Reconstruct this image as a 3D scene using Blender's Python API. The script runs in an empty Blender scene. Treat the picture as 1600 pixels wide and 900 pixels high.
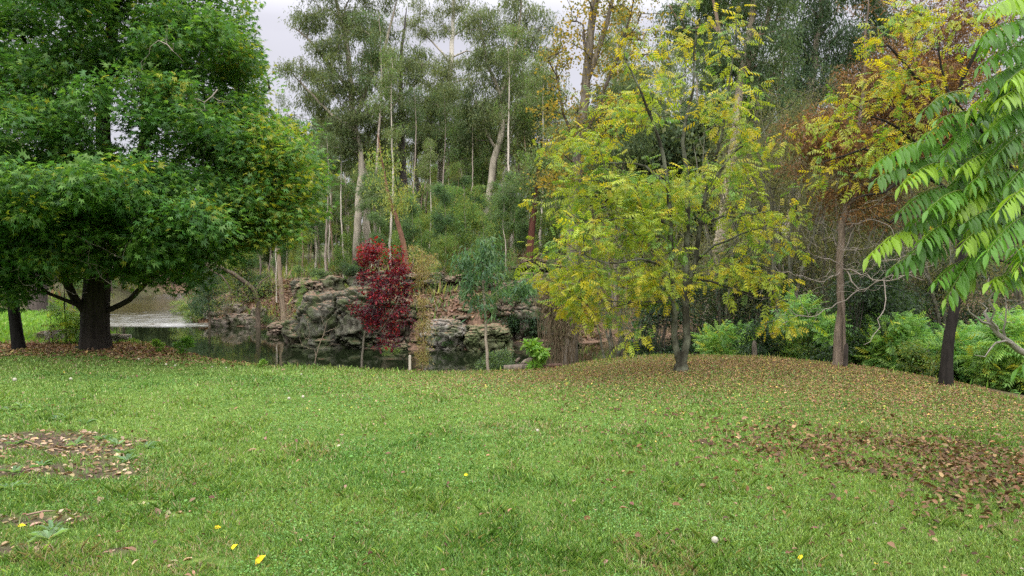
import bpy, math
import numpy as np

# ------------------------------------------------------------------ camera, world, sun, exposure
SC = bpy.context.scene
COL = SC.collection
FPX = 1186.0                      # focal length in pixels of a 1600 px wide picture
PITCH = math.radians(1.45)
EYE = np.array([0.0, 0.0, 1.6])
cam_d = bpy.data.cameras.new('camera')
cam_d.sensor_width = 36.0
cam_d.lens = 36.0 * FPX / 1600.0
cam_d.clip_start = 0.05
cam_d.clip_end = 2000
cam = bpy.data.objects.new('camera', cam_d)
COL.objects.link(cam)
cam.location = EYE
cam.rotation_euler = (math.pi / 2 - PITCH, 0, 0)
SC.camera = cam

SUN_EL, SUN_AZ = math.radians(40), math.radians(195)
world = bpy.data.worlds.new('World')
SC.world = world
world.use_nodes = True
wn, wl = world.node_tree.nodes, world.node_tree.links
wn.clear()
w_out = wn.new('ShaderNodeOutputWorld')
w_bg = wn.new('ShaderNodeBackground')
w_bg.inputs['Strength'].default_value = 0.1
sky = wn.new('ShaderNodeTexSky')
sky.sky_type = 'NISHITA'
sky.sun_disc = False
sky.sun_elevation = SUN_EL
sky.sun_rotation = SUN_AZ
w_tc = wn.new('ShaderNodeTexCoord')
w_sep = wn.new('ShaderNodeSeparateXYZ')
wl.new(w_tc.outputs['Generated'], w_sep.inputs[0])
w_ramp = wn.new('ShaderNodeValToRGB')        # overcast deck: darker towards the horizon, bright overhead
cr = w_ramp.color_ramp
cr.elements[0].position = 0.0
cr.elements[0].color = (0.145, 0.143, 0.156, 1)
cr.elements[1].position = 1.0
cr.elements[1].color = (1.0, 1.0, 1.0, 1)
e = cr.elements.new(0.30); e.color = (0.153, 0.150, 0.165, 1)
e = cr.elements.new(0.50); e.color = (0.60, 0.60, 0.62, 1)
wl.new(w_sep.outputs['Z'], w_ramp.inputs[0])
w_noise = wn.new('ShaderNodeTexNoise')
w_noise.inputs['Scale'].default_value = 2.6
w_noise.inputs['Detail'].default_value = 5.0
w_map = wn.new('ShaderNodeMapping')
w_map.inputs['Scale'].default_value = (1, 1, 3.2)
wl.new(w_tc.outputs['Generated'], w_map.inputs[0])
wl.new(w_map.outputs[0], w_noise.inputs['Vector'])
w_nr = wn.new('ShaderNodeMapRange')
w_nr.inputs['From Min'].default_value = 0.3
w_nr.inputs['From Max'].default_value = 0.7
w_nr.inputs['To Min'].default_value = 0.86
w_nr.inputs['To Max'].default_value = 1.12
wl.new(w_noise.outputs['Fac'], w_nr.inputs['Value'])
w_mul = wn.new('ShaderNodeVectorMath'); w_mul.operation = 'SCALE'
wl.new(w_ramp.outputs[0], w_mul.inputs[0])
wl.new(w_nr.outputs[0], w_mul.inputs['Scale'])
w_sc = wn.new('ShaderNodeVectorMath'); w_sc.operation = 'SCALE'
w_sc.inputs['Scale'].default_value = 31.5
wl.new(w_mul.outputs[0], w_sc.inputs[0])
w_mix = wn.new('ShaderNodeMix'); w_mix.data_type = 'RGBA'
w_mix.inputs['Factor'].default_value = 0.93
wl.new(sky.outputs[0], w_mix.inputs['A'])
wl.new(w_sc.outputs[0], w_mix.inputs['B'])
wl.new(w_mix.outputs['Result'], w_bg.inputs['Color'])
wl.new(w_bg.outputs[0], w_out.inputs[0])

sun_d = bpy.data.lights.new('sun', 'SUN')
sun_d.energy = 1.5
sun_d.angle = math.radians(45)
sun_d.color = (1.0, 0.97, 0.92)
sun = bpy.data.objects.new('sun', sun_d)
COL.objects.link(sun)
sun.rotation_euler = (math.pi / 2 - SUN_EL, 0, math.pi - SUN_AZ)

SC.view_settings.view_transform = 'Standard'
SC.view_settings.look = 'None'
SC.view_settings.gamma = 1.0
SC.view_settings.exposure = 0.75
SC.render.engine = 'CYCLES'
SC.cycles.max_bounces = 6
SC.cycles.diffuse_bounces = 3
SC.cycles.glossy_bounces = 2
SC.cycles.transmission_bounces = 3
SC.cycles.transparent_max_bounces = 4
SC.cycles.caustics_reflective = False
SC.cycles.caustics_refractive = False
SC.cycles.use_adaptive_sampling = True
SC.cycles.adaptive_threshold = 0.02
SC.cycles.use_denoising = False
SC.cycles.sample_clamp_indirect = 4.0
SC.render.use_persistent_data = False
SC.render.film_transparent = False

# ------------------------------------------------------------------ numeric helpers
def W(px, py, Y):
    """world point seen at pixel (px, py) of the 1600x900 picture at distance Y"""
    a, b = (px - 800.0) / FPX, (450.0 - py) / FPX
    d = np.array([a, math.cos(PITCH) + b * math.sin(PITCH), -math.sin(PITCH) + b * math.cos(PITCH)])
    return EYE + d * (Y / d[1])

def norm(v):
    return v / np.maximum(np.linalg.norm(v, axis=-1, keepdims=True), 1e-9)

def hash3(i, j, k, s):
    n = (i * 374761393 + j * 668265263 + k * 2147483647 + s * 144269) & 0xffffffff
    n = ((n ^ (n >> 13)) * 1274126177) & 0xffffffff
    n = n ^ (n >> 16)
    return (n & 0xffffff) / float(0xffffff)

def vnoise(P, s=0):
    P = np.asarray(P, float)
    I = np.floor(P).astype(np.int64)
    f = P - I
    f = f * f * (3 - 2 * f)
    r = 0
    for a in (0, 1):
        for b in (0, 1):
            for c in (0, 1):
                w = (f[:, 0] if a else 1 - f[:, 0]) * (f[:, 1] if b else 1 - f[:, 1]) * (f[:, 2] if c else 1 - f[:, 2])
                r = r + w * hash3(I[:, 0] + a, I[:, 1] + b, I[:, 2] + c, s)
    return r * 2 - 1

def fbm(P, o=4, s=0, g=0.5):
    P = np.asarray(P, float)
    r, a, t = 0, 1.0, 0
    for i in range(o):
        r = r + a * vnoise(P * 2 ** i, s + i * 7)
        t += a
        a *= g
    return r / t

def fbm2(x, y, sc, o=3, s=0):
    x, y = np.broadcast_arrays(np.asarray(x, float), np.asarray(y, float))
    return fbm(np.stack([x.ravel() * sc, y.ravel() * sc, np.full(x.size, s * 3.7)], 1), o, s).reshape(x.shape)

def sdist(poly, x, y):
    """signed distance to a polygon, positive inside"""
    poly = np.asarray(poly, float)
    x = np.asarray(x, float); y = np.asarray(y, float)
    best = np.full(x.shape, 1e9)
    inside = np.zeros(x.shape, bool)
    n = len(poly)
    for i in range(n):
        ax, ay = poly[i]; bx, by = poly[(i + 1) % n]
        ex, ey = bx - ax, by - ay
        t = np.clip(((x - ax) * ex + (y - ay) * ey) / (ex * ex + ey * ey + 1e-12), 0, 1)
        d = (x - ax - t * ex) ** 2 + (y - ay - t * ey) ** 2
        best = np.minimum(best, d)
        c = ((ay > y) != (by > y)) & (x < (bx - ax) * (y - ay) / (by - ay + 1e-12) + ax)
        inside ^= c
    d = np.sqrt(best)
    return np.where(inside, d, -d)

def sstep(a, b, x):
    t = np.clip((x - a) / (b - a), 0, 1)
    return t * t * (3 - 2 * t)

# ------------------------------------------------------------------ ground shape
LAWN = [(-60, -40), (7.0, -40), (6.4, 5), (6.1, 7), (6.0, 8.6), (5.9, 10.6), (5.3, 12.1), (4.4, 13.3), (2.7, 14.2), (1.6, 13.8),
        (0.8, 13.0), (-1.65, 13.0), (-4.4, 13.6), (-6.3, 14.7), (-8.6, 17.0), (-11.4, 20.5), (-14.5, 25), (-16.4, 27.5), (-19, 28.5), (-25, 29), (-60, 30)]
WATER = [(-60, 104), (-38.5, 84), (-35.5, 74), (-30.3, 60), (-26, 49), (-22.5, 41.3), (-19.6, 34), (-15.3, 27), (-10.4, 20.5), (-5, 18.3), (0, 18), (3, 19), (7, 22), (12, 27), (22, 33), (70, 40), (200, 60),
         (200, 72), (70, 50), (22, 42), (10, 36), (3.5, 31.8), (1.2, 30.6), (-1, 28.9), (-4, 29.0), (-6.4, 29.5), (-8.6, 32), (-11, 37), (-13, 40.3), (-17.9, 41.5), (-20.0, 46.5), (-25.6, 58), (-31, 70), (-33.5, 80), (-60, 98)]
WZ = -1.5
UPZ = -1.12

def water_level(x, y):
    d = y - 41.2
    return np.where(d < 0, WZ, WZ + (UPZ - WZ) * np.clip(d / 7.0, 0, 1))

def ground_z(x, y):
    x = np.asarray(x, float); y = np.asarray(y, float)
    dl, dw = sdist(LAWN, x, y), sdist(WATER, x, y)
    wl_ = water_level(x, y)
    lawn = 0.03 * fbm2(x, y, 0.35, 2, 3) + 0.13 * np.exp(-(((x - 3.4) / 2.6) ** 2 + ((y - 11.5) / 2.6) ** 2)) - 0.20 * np.exp(-(((x + 1.0) / 4.0) ** 2 + ((y - 13.4) / 2.6) ** 2)) - 0.10 * np.exp(-(((x + 5.6) / 1.9) ** 2 + ((y - 14.5) / 2.0) ** 2))
    lawn = lawn + 0.25 * sstep(4.0, 9.0, x) * sstep(12, 3, y) * 0.4
    # near bank outside the lawn
    t = np.clip(-dl / np.maximum(-dl - dw, 1e-3), 0, 1)
    near = lawn * (1 - t) + (wl_ + 0.06) * sstep(0, 1, t) ** 0.8
    nr = np.where((x > 5.5) & (y < 24), lawn - 0.85 * sstep(0, 4.0, -dl) + 0.1 * fbm2(x, y, 0.5, 3, 5), near)
    near = nr * sstep(4.5, 6.5, x) + near * (1 - sstep(4.5, 6.5, x))
    # left bank rises behind the far strip of grass
    lb = sstep(27, 40, y) * sstep(-16, -19.5, x) * np.clip(-dw / 5.0, 0, 1)
    near = near + lb * (2.2 + 0.3 * fbm2(x, y, 0.3, 3, 9) + 0.05 * np.clip(y - 34, 0, 80)) * 0.9
    # far bank
    d = np.maximum(-dw, 0)
    rocky = sstep(-9.5, -7.5, x) * sstep(4.5, 1.0, x)
    far = wl_ + (0.9 + 1.0 * rocky) * sstep(0, 6 - 3.6 * rocky, d) + 1.25 * sstep(2, 12, d) + 0.085 * np.clip(d, 0, 75) + 0.35 * fbm2(x, y, 0.16, 3, 2) * sstep(0.5, 5, d)
    far = far + 0.14 * fbm2(x, y, 0.9, 3, 8) * sstep(0.5, 3, d)
    side = far_side(x, y)
    z = np.where(dl > 0, lawn, np.where(side, far, near))
    bed = wl_ - np.minimum(0.25 + 0.35 * np.maximum(dw, 0), 1.6)
    z = np.where(dw > 0, np.minimum(wl_ - 0.04, wl_ + (bed - wl_) * sstep(0, 0.8, dw)), z)
    return z

def far_side(x, y):
    mid = np.interp(x, [-60, -36, -33, -28, -24, -20, -15, -11, -5, 0, 5, 12, 22, 70, 200], [101, 81, 72, 59, 49.5, 41.5, 34, 29, 24, 24, 26, 32, 38, 45, 66])
    return y > mid

def gz(x, y):
    return float(ground_z(np.array([x]), np.array([y]))[0])

# ------------------------------------------------------------------ mesh helpers
def make_mesh(name, V, F, mat, tint=None, smooth=False, attrs=None):
    """V (n,3); F one (m,k) array or a list of them; tint (n,3) colour per point"""
    me = bpy.data.meshes.new(name)
    V = np.ascontiguousarray(V, dtype=np.float32)
    Fs = F if isinstance(F, list) else [F]
    Fs = [np.asarray(f, dtype=np.int32) for f in Fs if len(f)]
    me.vertices.add(len(V))
    me.vertices.foreach_set('co', V.ravel())
    loops = np.concatenate([f.ravel() for f in Fs])
    tot = np.concatenate([np.full(len(f), f.shape[1], np.int32) for f in Fs])
    start = np.concatenate([[0], np.cumsum(tot)[:-1]]).astype(np.int32)
    me.loops.add(len(loops))
    me.loops.foreach_set('vertex_index', loops)
    me.polygons.add(len(tot))
    me.polygons.foreach_set('loop_start', start)
    me.polygons.foreach_set('loop_total', tot)
    if smooth:
        me.polygons.foreach_set('use_smooth', np.ones(len(tot), bool))
    if tint is not None:
        a = me.attributes.new('tint', 'FLOAT_COLOR', 'POINT')
        c = np.ones((len(V), 4), np.float32)
        c[:, :3] = tint
        a.data.foreach_set('color', c.ravel())
    for k, v in (attrs or {}).items():
        a = me.attributes.new(k, 'FLOAT', 'POINT')
        a.data.foreach_set('value', np.ascontiguousarray(v, dtype=np.float32))
    me.update(calc_edges=True)
    me.validate()
    if mat:
        me.materials.append(mat)
    return me

def obj(name, me, parent=None, loc=None):
    o = bpy.data.objects.new(name, me)
    COL.objects.link(o)
    if parent is not None:
        o.parent = parent
    if loc is not None:
        o.location = loc
    return o

def tag(o, label=None, cat=None, group=None, kind=None):
    if label: o['label'] = label
    if cat: o['category'] = cat
    if group: o['group'] = group
    if kind: o['kind'] = kind
    return o

def thing(name, label, cat, loc, group=None):
    o = bpy.data.objects.new(name, None)
    o.empty_display_size = 0.2
    COL.objects.link(o)
    o.location = loc
    return tag(o, label, cat, group)

def dup(root, loc, rotz=0.0, scale=1.0, label=None, group=None):
    r = root.copy(); COL.objects.link(r)
    r.location = loc; r.rotation_euler = (0, 0, rotz); r.scale = (scale,) * 3
    if label: r['label'] = label
    if group: r['group'] = group
    for ch in list(root.children):
        c = ch.copy(); COL.objects.link(c); c.parent = r
    return r

# ------------------------------------------------------------------ materials
def new_mat(name):
    m = bpy.data.materials.new(name)
    m.use_nodes = True
    nt = m.node_tree
    nt.nodes.clear()
    out = nt.nodes.new('ShaderNodeOutputMaterial')
    return m, nt.nodes, nt.links, out

def leaf_mat(name, trans=0.35, rough=0.5, spec=0.35, bump=0):
    m, n, l, out = new_mat(name)
    at = n.new('ShaderNodeAttribute'); at.attribute_name = 'tint'
    p = n.new('ShaderNodeBsdfPrincipled')
    p.inputs['Roughness'].default_value = rough
    p.inputs['Specular IOR Level'].default_value = spec
    oi = n.new('ShaderNodeObjectInfo')
    hs = n.new('ShaderNodeHueSaturation')
    mr = n.new('ShaderNodeMapRange'); mr.inputs['To Min'].default_value = 0.82; mr.inputs['To Max'].default_value = 1.15
    l.new(oi.outputs['Random'], mr.inputs['Value']); l.new(mr.outputs[0], hs.inputs['Value'])
    mr2 = n.new('ShaderNodeMapRange'); mr2.inputs['To Min'].default_value = 0.52; mr2.inputs['To Max'].default_value = 0.485
    l.new(oi.outputs['Random'], mr2.inputs['Value']); l.new(mr2.outputs[0], hs.inputs['Hue'])
    l.new(at.outputs['Color'], hs.inputs['Color'])
    l.new(hs.outputs[0], p.inputs['Base Color'])
    t = n.new('ShaderNodeBsdfTranslucent')
    g = n.new('ShaderNodeMix'); g.data_type = 'RGBA'; g.blend_type = 'MULTIPLY'; g.inputs['Factor'].default_value = 1
    g.inputs['B'].default_value = (1.5, 1.45, 0.7, 1)
    l.new(hs.outputs[0], g.inputs['A']); l.new(g.outputs['Result'], t.inputs['Color'])
    mx = n.new('ShaderNodeMixShader'); mx.inputs[0].default_value = trans
    l.new(p.outputs[0], mx.inputs[1]); l.new(t.outputs[0], mx.inputs[2])
    l.new(mx.outputs[0], out.inputs[0])
    return m

def bark_mat(name, scale=14.0, contrast=0.5, moss=0.0, strength=0.6):
    m, n, l, out = new_mat(name)
    at = n.new('ShaderNodeAttribute'); at.attribute_name = 'tint'
    tc = n.new('ShaderNodeTexCoord')
    mp = n.new('ShaderNodeMapping'); mp.inputs['Scale'].default_value = (1, 1, 0.22)
    l.new(tc.outputs['Object'], mp.inputs[0])
    nz = n.new('ShaderNodeTexNoise'); nz.inputs['Scale'].default_value = scale; nz.inputs['Detail'].default_value = 6; nz.inputs['Roughness'].default_value = 0.65
    l.new(mp.outputs[0], nz.inputs['Vector'])
    mr = n.new('ShaderNodeMapRange'); mr.inputs['From Min'].default_value = 0.3; mr.inputs['From Max'].default_value = 0.7
    mr.inputs['To Min'].default_value = 1 - contrast; mr.inputs['To Max'].default_value = 1 + contrast
    l.new(nz.outputs['Fac'], mr.inputs['Value'])
    sc = n.new('ShaderNodeVectorMath'); sc.operation = 'SCALE'
    l.new(at.outputs['Color'], sc.inputs[0]); l.new(mr.outputs[0], sc.inputs['Scale'])
    last = sc.outputs[0]
    if moss > 0:
        n2 = n.new('ShaderNodeTexNoise'); n2.inputs['Scale'].default_value = 5.5; n2.inputs['Detail'].default_value = 5
        l.new(tc.outputs['Object'], n2.inputs['Vector'])
        r = n.new('ShaderNodeMapRange'); r.inputs['From Min'].default_value = 0.62 - 0.2 * moss; r.inputs['From Max'].default_value = 0.68
        l.new(n2.outputs['Fac'], r.inputs['Value'])
        mx = n.new('ShaderNodeMix'); mx.data_type = 'RGBA'
        mx.inputs['B'].default_value = (0.16, 0.17, 0.12, 1)
        mm = n.new('ShaderNodeMath'); mm.operation = 'MULTIPLY'; mm.inputs[1].default_value = 0.75
        l.new(r.outputs[0], mm.inputs[0]); l.new(mm.outputs[0], mx.inputs['Factor'])
        l.new(last, mx.inputs['A']); last = mx.outputs['Result']
    p = n.new('ShaderNodeBsdfPrincipled'); p.inputs['Roughness'].default_value = 0.9; p.inputs['Specular IOR Level'].default_value = 0.15
    l.new(last, p.inputs['Base Color'])
    b = n.new('ShaderNodeBump'); b.inputs['Strength'].default_value = strength; b.inputs['Distance'].default_value = 0.03
    l.new(nz.outputs['Fac'], b.inputs['Height']); l.new(b.outputs[0], p.inputs['Normal'])
    l.new(p.outputs[0], out.inputs[0])
    return m

LEAF = leaf_mat('leaf_surface', 0.45)
LEAF_SHINY = leaf_mat('glossy_leaf_surface', 0.42, 0.42, 0.32)
LEAF_DRY = leaf_mat('dry_leaf_surface', 0.15, 0.75, 0.2)
GRASS = leaf_mat('grass_blade_surface', 0.3, 0.5, 0.3)
BARK = bark_mat('rough_bark', 14, 0.55)
BARK_LICHEN = bark_mat('lichen_bark', 16, 0.5, 1.0)
LEAF_FAR = leaf_mat('distant_leaf_surface', 0.4, 0.7, 0.08)
BARK_PALE = bark_mat('smooth_pale_bark', 5, 0.3, 0, 0.2)
TWIG = bark_mat('twig_bark', 20, 0.25, 0, 0.1)

def ground_material():
    m, n, l, out = new_mat('ground_surface')
    geo = n.new('ShaderNodeNewGeometry')
    def noise(scale, det=5, rough=0.6):
        x = n.new('ShaderNodeTexNoise'); x.inputs['Scale'].default_value = scale; x.inputs['Detail'].default_value = det; x.inputs['Roughness'].default_value = rough
        l.new(geo.outputs['Position'], x.inputs['Vector']); return x.outputs['Fac']
    def ramp(fac, cols):
        r = n.new('ShaderNodeValToRGB')
        e = r.color_ramp.elements
        e[0].position, e[0].color = cols[0][0], (*cols[0][1], 1)
        e[1].position, e[1].color = cols[-1][0], (*cols[-1][1], 1)
        for p_, c_ in cols[1:-1]:
            q = e.new(p_); q.color = (*c_, 1)
        l.new(fac, r.inputs[0]); return r.outputs[0]
    def attr(nm):
        a = n.new('ShaderNodeAttribute'); a.attribute_name = nm; return a.outputs['Fac']
    def mix(f, a, b):
        x = n.new('ShaderNodeMix'); x.data_type = 'RGBA'
        l.new(f, x.inputs['Factor']); l.new(a, x.inputs['A']); l.new(b, x.inputs['B']); return x.outputs['Result']
    turf = ramp(noise(9, 8, 0.75), [(0.3, (0.05, 0.085, 0.02)), (0.5, (0.10, 0.165, 0.03)), (0.7, (0.17, 0.23, 0.05))])
    soil = ramp(noise(14, 8, 0.75), [(0.3, (0.035, 0.026, 0.018)), (0.5, (0.085, 0.064, 0.044)), (0.72, (0.17, 0.13, 0.09))])
    litter = ramp(noise(7, 8, 0.8), [(0.3, (0.045, 0.03, 0.022)), (0.5, (0.15, 0.095, 0.065)), (0.72, (0.30, 0.19, 0.13))])
    scrub = ramp(noise(1.3, 8, 0.7), [(0.35, (0.05, 0.04, 0.025)), (0.5, (0.075, 0.075, 0.035)), (0.68, (0.10, 0.12, 0.045))])
    c = mix(attr('scrub'), litter, scrub)
    c = mix(attr('lawn'), c, turf)
    c = mix(attr('soil'), c, soil)
    p = n.new('ShaderNodeBsdfPrincipled'); p.inputs['Roughness'].default_value = 0.95; p.inputs['Specular IOR Level'].default_value = 0.1
    l.new(c, p.inputs['Base Color'])
    b = n.new('ShaderNodeBump'); b.inputs['Strength'].default_value = 0.8; b.inputs['Distance'].default_value = 0.05
    l.new(noise(18, 8, 0.8), b.inputs['Height']); l.new(b.outputs[0], p.inputs['Normal'])
    l.new(p.outputs[0], out.inputs[0])
    return m

# ------------------------------------------------------------------ ground, hillside, water
def bare_mask(x, y):
    """worn patches at the left of the lawn, as 0..1"""
    r = np.zeros(np.shape(x))
    for px, py, rx, ry in ((50, 690, 0.8, 0.5), (130, 708, 0.6, 0.34), (30, 740, 0.6, 0.36), (150, 745, 0.5, 0.26), (70, 818, 0.36, 0.16), (15, 865, 0.35, 0.12), (190, 870, 0.15, 0.07), (310, 885, 0.2, 0.06), (215, 790, 0.2, 0.08), (265, 810, 0.2, 0.07)):
        Y = 1.6 / ((py - 420) / FPX)
        cx = (px - 800) / FPX * Y
        r = np.maximum(r, np.exp(-(((x - cx) / rx) ** 2 + ((y - Y) / ry) ** 2) * 1.1))
    cx, cy = (75 - 800) / FPX * 6.35, 6.35
    r = np.maximum(r, .62 * np.exp(-(((x - cx) / 1.35) ** 2 + ((y - cy) / 1.0) ** 2)))
    return sstep(0.34, 0.62, r + 0.45 * fbm2(x, y, 2.6, 4, 41))

def litter_mask(x, y):
    """the drift of brown leaves on the right of the lawn"""
    a = math.radians(-40)
    dx, dy = x - 3.75, y - 5.8
    u, v = dx * math.cos(a) + dy * math.sin(a), -dx * math.sin(a) + dy * math.cos(a)
    return np.exp(-((u / 1.8) ** 2 + (v / 0.85) ** 2))

def axis(lo, hi, a, b, fine, grow):
    v = list(np.arange(a, b + fine / 2, fine))
    s = fine
    while v[-1] < hi:
        s *= grow; v.append(v[-1] + s)
    s = fine
    while v[0] > lo:
        s *= grow; v.insert(0, v[0] - s)
    return np.array(v)

gx = axis(-600, 600, -30, 14, 0.25, 1.12)
gy = axis(-300, 900, 1, 50, 0.25, 1.10)
GX, GY = np.meshgrid(gx, gy)
ZZ = ground_z(GX, GY)
VV = np.stack([GX.ravel(), GY.ravel(), ZZ.ravel()], 1)
nx, ny = len(gx), len(gy)
idx = np.arange(nx * ny).reshape(ny, nx)
Q = np.stack([idx[:-1, :-1].ravel(), idx[:-1, 1:].ravel(), idx[1:, 1:].ravel(), idx[1:, :-1].ravel()], 1)
dl = sdist(LAWN, GX, GY).ravel()
leafy = np.exp(-(((GX - 2.9) / 3.2) ** 2 + ((GY - 11.8) / 2.4) ** 2)).ravel()
at_lawn = sstep(-0.25, 0.15, dl + 0.25 * fbm2(GX, GY, 1.6, 3, 4).ravel())
treeb = np.exp(-(((GX + 8.2) / 2.6) ** 2 + ((GY - 15.6) / 0.95) ** 2)).ravel()
at_lawn = at_lawn * (1 - sstep(0.35, 0.6, treeb + 0.1 * fbm2(GX, GY, 2.0, 3, 14).ravel()))
at_soil = bare_mask(GX, GY).ravel()
far = far_side(GX, GY).ravel()
dwv = sdist(WATER, GX, GY).ravel()
at_scrub = np.where(far, sstep(5, 11, -dwv + 3 * fbm2(GX, GY, 0.25, 3, 6).ravel()), 0.5 + 0.4 * sstep(-1, 3, -dl))
gmat = ground_material()
fq = far[Q].all(1)
def submesh(name, sel):
    q = Q[sel]; u, inv = np.unique(q, return_inverse=True)
    me = make_mesh(name, VV[u], inv.reshape(q.shape), gmat, smooth=True, attrs={'lawn': at_lawn[u], 'soil': at_soil[u], 'scrub': at_scrub[u]})
    return obj(name, me)
tag(submesh('ground', ~fq), kind='structure')
tag(submesh('hillside', fq), kind='structure')

def water_mat(name, foam):
    m, n, l, out = new_mat(name)
    geo = n.new('ShaderNodeNewGeometry')
    mp = n.new('ShaderNodeMapping')
    mp.inputs['Scale'].default_value = (1.0, 0.45, 1.0) if not foam else (0.75, 1.3, 1)
    l.new(geo.outputs['Position'], mp.inputs[0])
    nz = n.new('ShaderNodeTexNoise'); nz.inputs['Scale'].default_value = 2.2 if not foam else 2.0; nz.inputs['Detail'].default_value = 3 if not foam else 7
    nz.inputs['Roughness'].default_value = 0.5 if not foam else 0.7
    l.new(mp.outputs[0], nz.inputs['Vector'])
    p = n.new('ShaderNodeBsdfPrincipled')
    p.inputs['Roughness'].default_value = 0.04 if not foam else 0.14
    p.inputs['IOR'].default_value = 1.33
    p.inputs['Specular IOR Level'].default_value = 0.5
    b = n.new('ShaderNodeBump'); b.inputs['Strength'].default_value = 0.10 if not foam else 0.3; b.inputs['Distance'].default_value = 0.03 if not foam else 0.12
    l.new(nz.outputs['Fac'], b.inputs['Height']); l.new(b.outputs[0], p.inputs['Normal'])
    if foam:
        sep = n.new('ShaderNodeSeparateXYZ'); l.new(geo.outputs['Position'], sep.inputs[0])
        fy = n.new('ShaderNodeMapRange'); fy.inputs['From Min'].default_value = 49.5; fy.inputs['From Max'].default_value = 44
        l.new(sep.outputs['Y'], fy.inputs['Value'])
        mu = n.new('ShaderNodeMath'); mu.operation = 'MULTIPLY_ADD'; mu.inputs[1].default_value = 0.3; mu.inputs[2].default_value = -0.13
        l.new(fy.outputs[0], mu.inputs[0])
        ad = n.new('ShaderNodeMath'); ad.operation = 'ADD'
        l.new(nz.outputs['Fac'], ad.inputs[0]); l.new(mu.outputs[0], ad.inputs[1])
        r = n.new('ShaderNodeMapRange'); r.inputs['From Min'].default_value = 0.52; r.inputs['From Max'].default_value = 0.85
        l.new(ad.outputs[0], r.inputs['Value'])
        mx = n.new('ShaderNodeMix'); mx.data_type = 'RGBA'
        mx.inputs['A'].default_value = (0.055, 0.042, 0.016, 1); mx.inputs['B'].default_value = (0.30, 0.30, 0.29, 1)
        l.new(r.outputs[0], mx.inputs['Factor']); l.new(mx.outputs['Result'], p.inputs['Base Color'])
    else:
        p.inputs['Base Color'].default_value = (0.008, 0.012, 0.005, 1)
    l.new(p.outputs[0], out.inputs[0])
    return m

def water_sheets():
    def grid(x0, x1, y0, y1, n, m_, zf):
        xs, ys = np.linspace(x0, x1, n), np.linspace(y0, y1, m_)
        X, Y = np.meshgrid(xs, ys)
        V = np.stack([X.ravel(), Y.ravel(), zf(X, Y).ravel()], 1)
        i = np.arange(n * m_).reshape(m_, n)
        F = np.stack([i[:-1, :-1].ravel(), i[:-1, 1:].ravel(), i[1:, 1:].ravel(), i[1:, :-1].ravel()], 1)
        return V, F
    # pool: left part stops at the drop, the right part runs on behind the trees
    V1, F1 = grid(-24, 200, 17, 41.2, 60, 20, lambda X, Y: X * 0 + WZ)
    V2, F2 = grid(-12.6, 200, 41.2, 75, 60, 8, lambda X, Y: X * 0 + WZ)
    o = obj('water', make_mesh('water', np.concatenate([V1, V2]), np.concatenate([F1, F2 + len(V1)]), water_mat('pool_water', False), smooth=True))
    tag(o, kind='structure')
    V, F = grid(-60, -12.6, 41.0, 105, 60, 130, lambda X, Y: WZ + 0.075 + (UPZ - WZ) * np.clip((Y - 41.2) / 7.0, 0, 1) + 0.04 * fbm2(X, Y * 0.6, 0.9, 3, 5) * sstep(50, 46, Y))
    V[V[:, 1] < 41.05, 2] = WZ - 0.05
    o = obj('river_riffle', make_mesh('river_riffle', V, F, water_mat('riffle_water', True), smooth=True))
    tag(o, kind='structure')
water_sheets()

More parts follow.
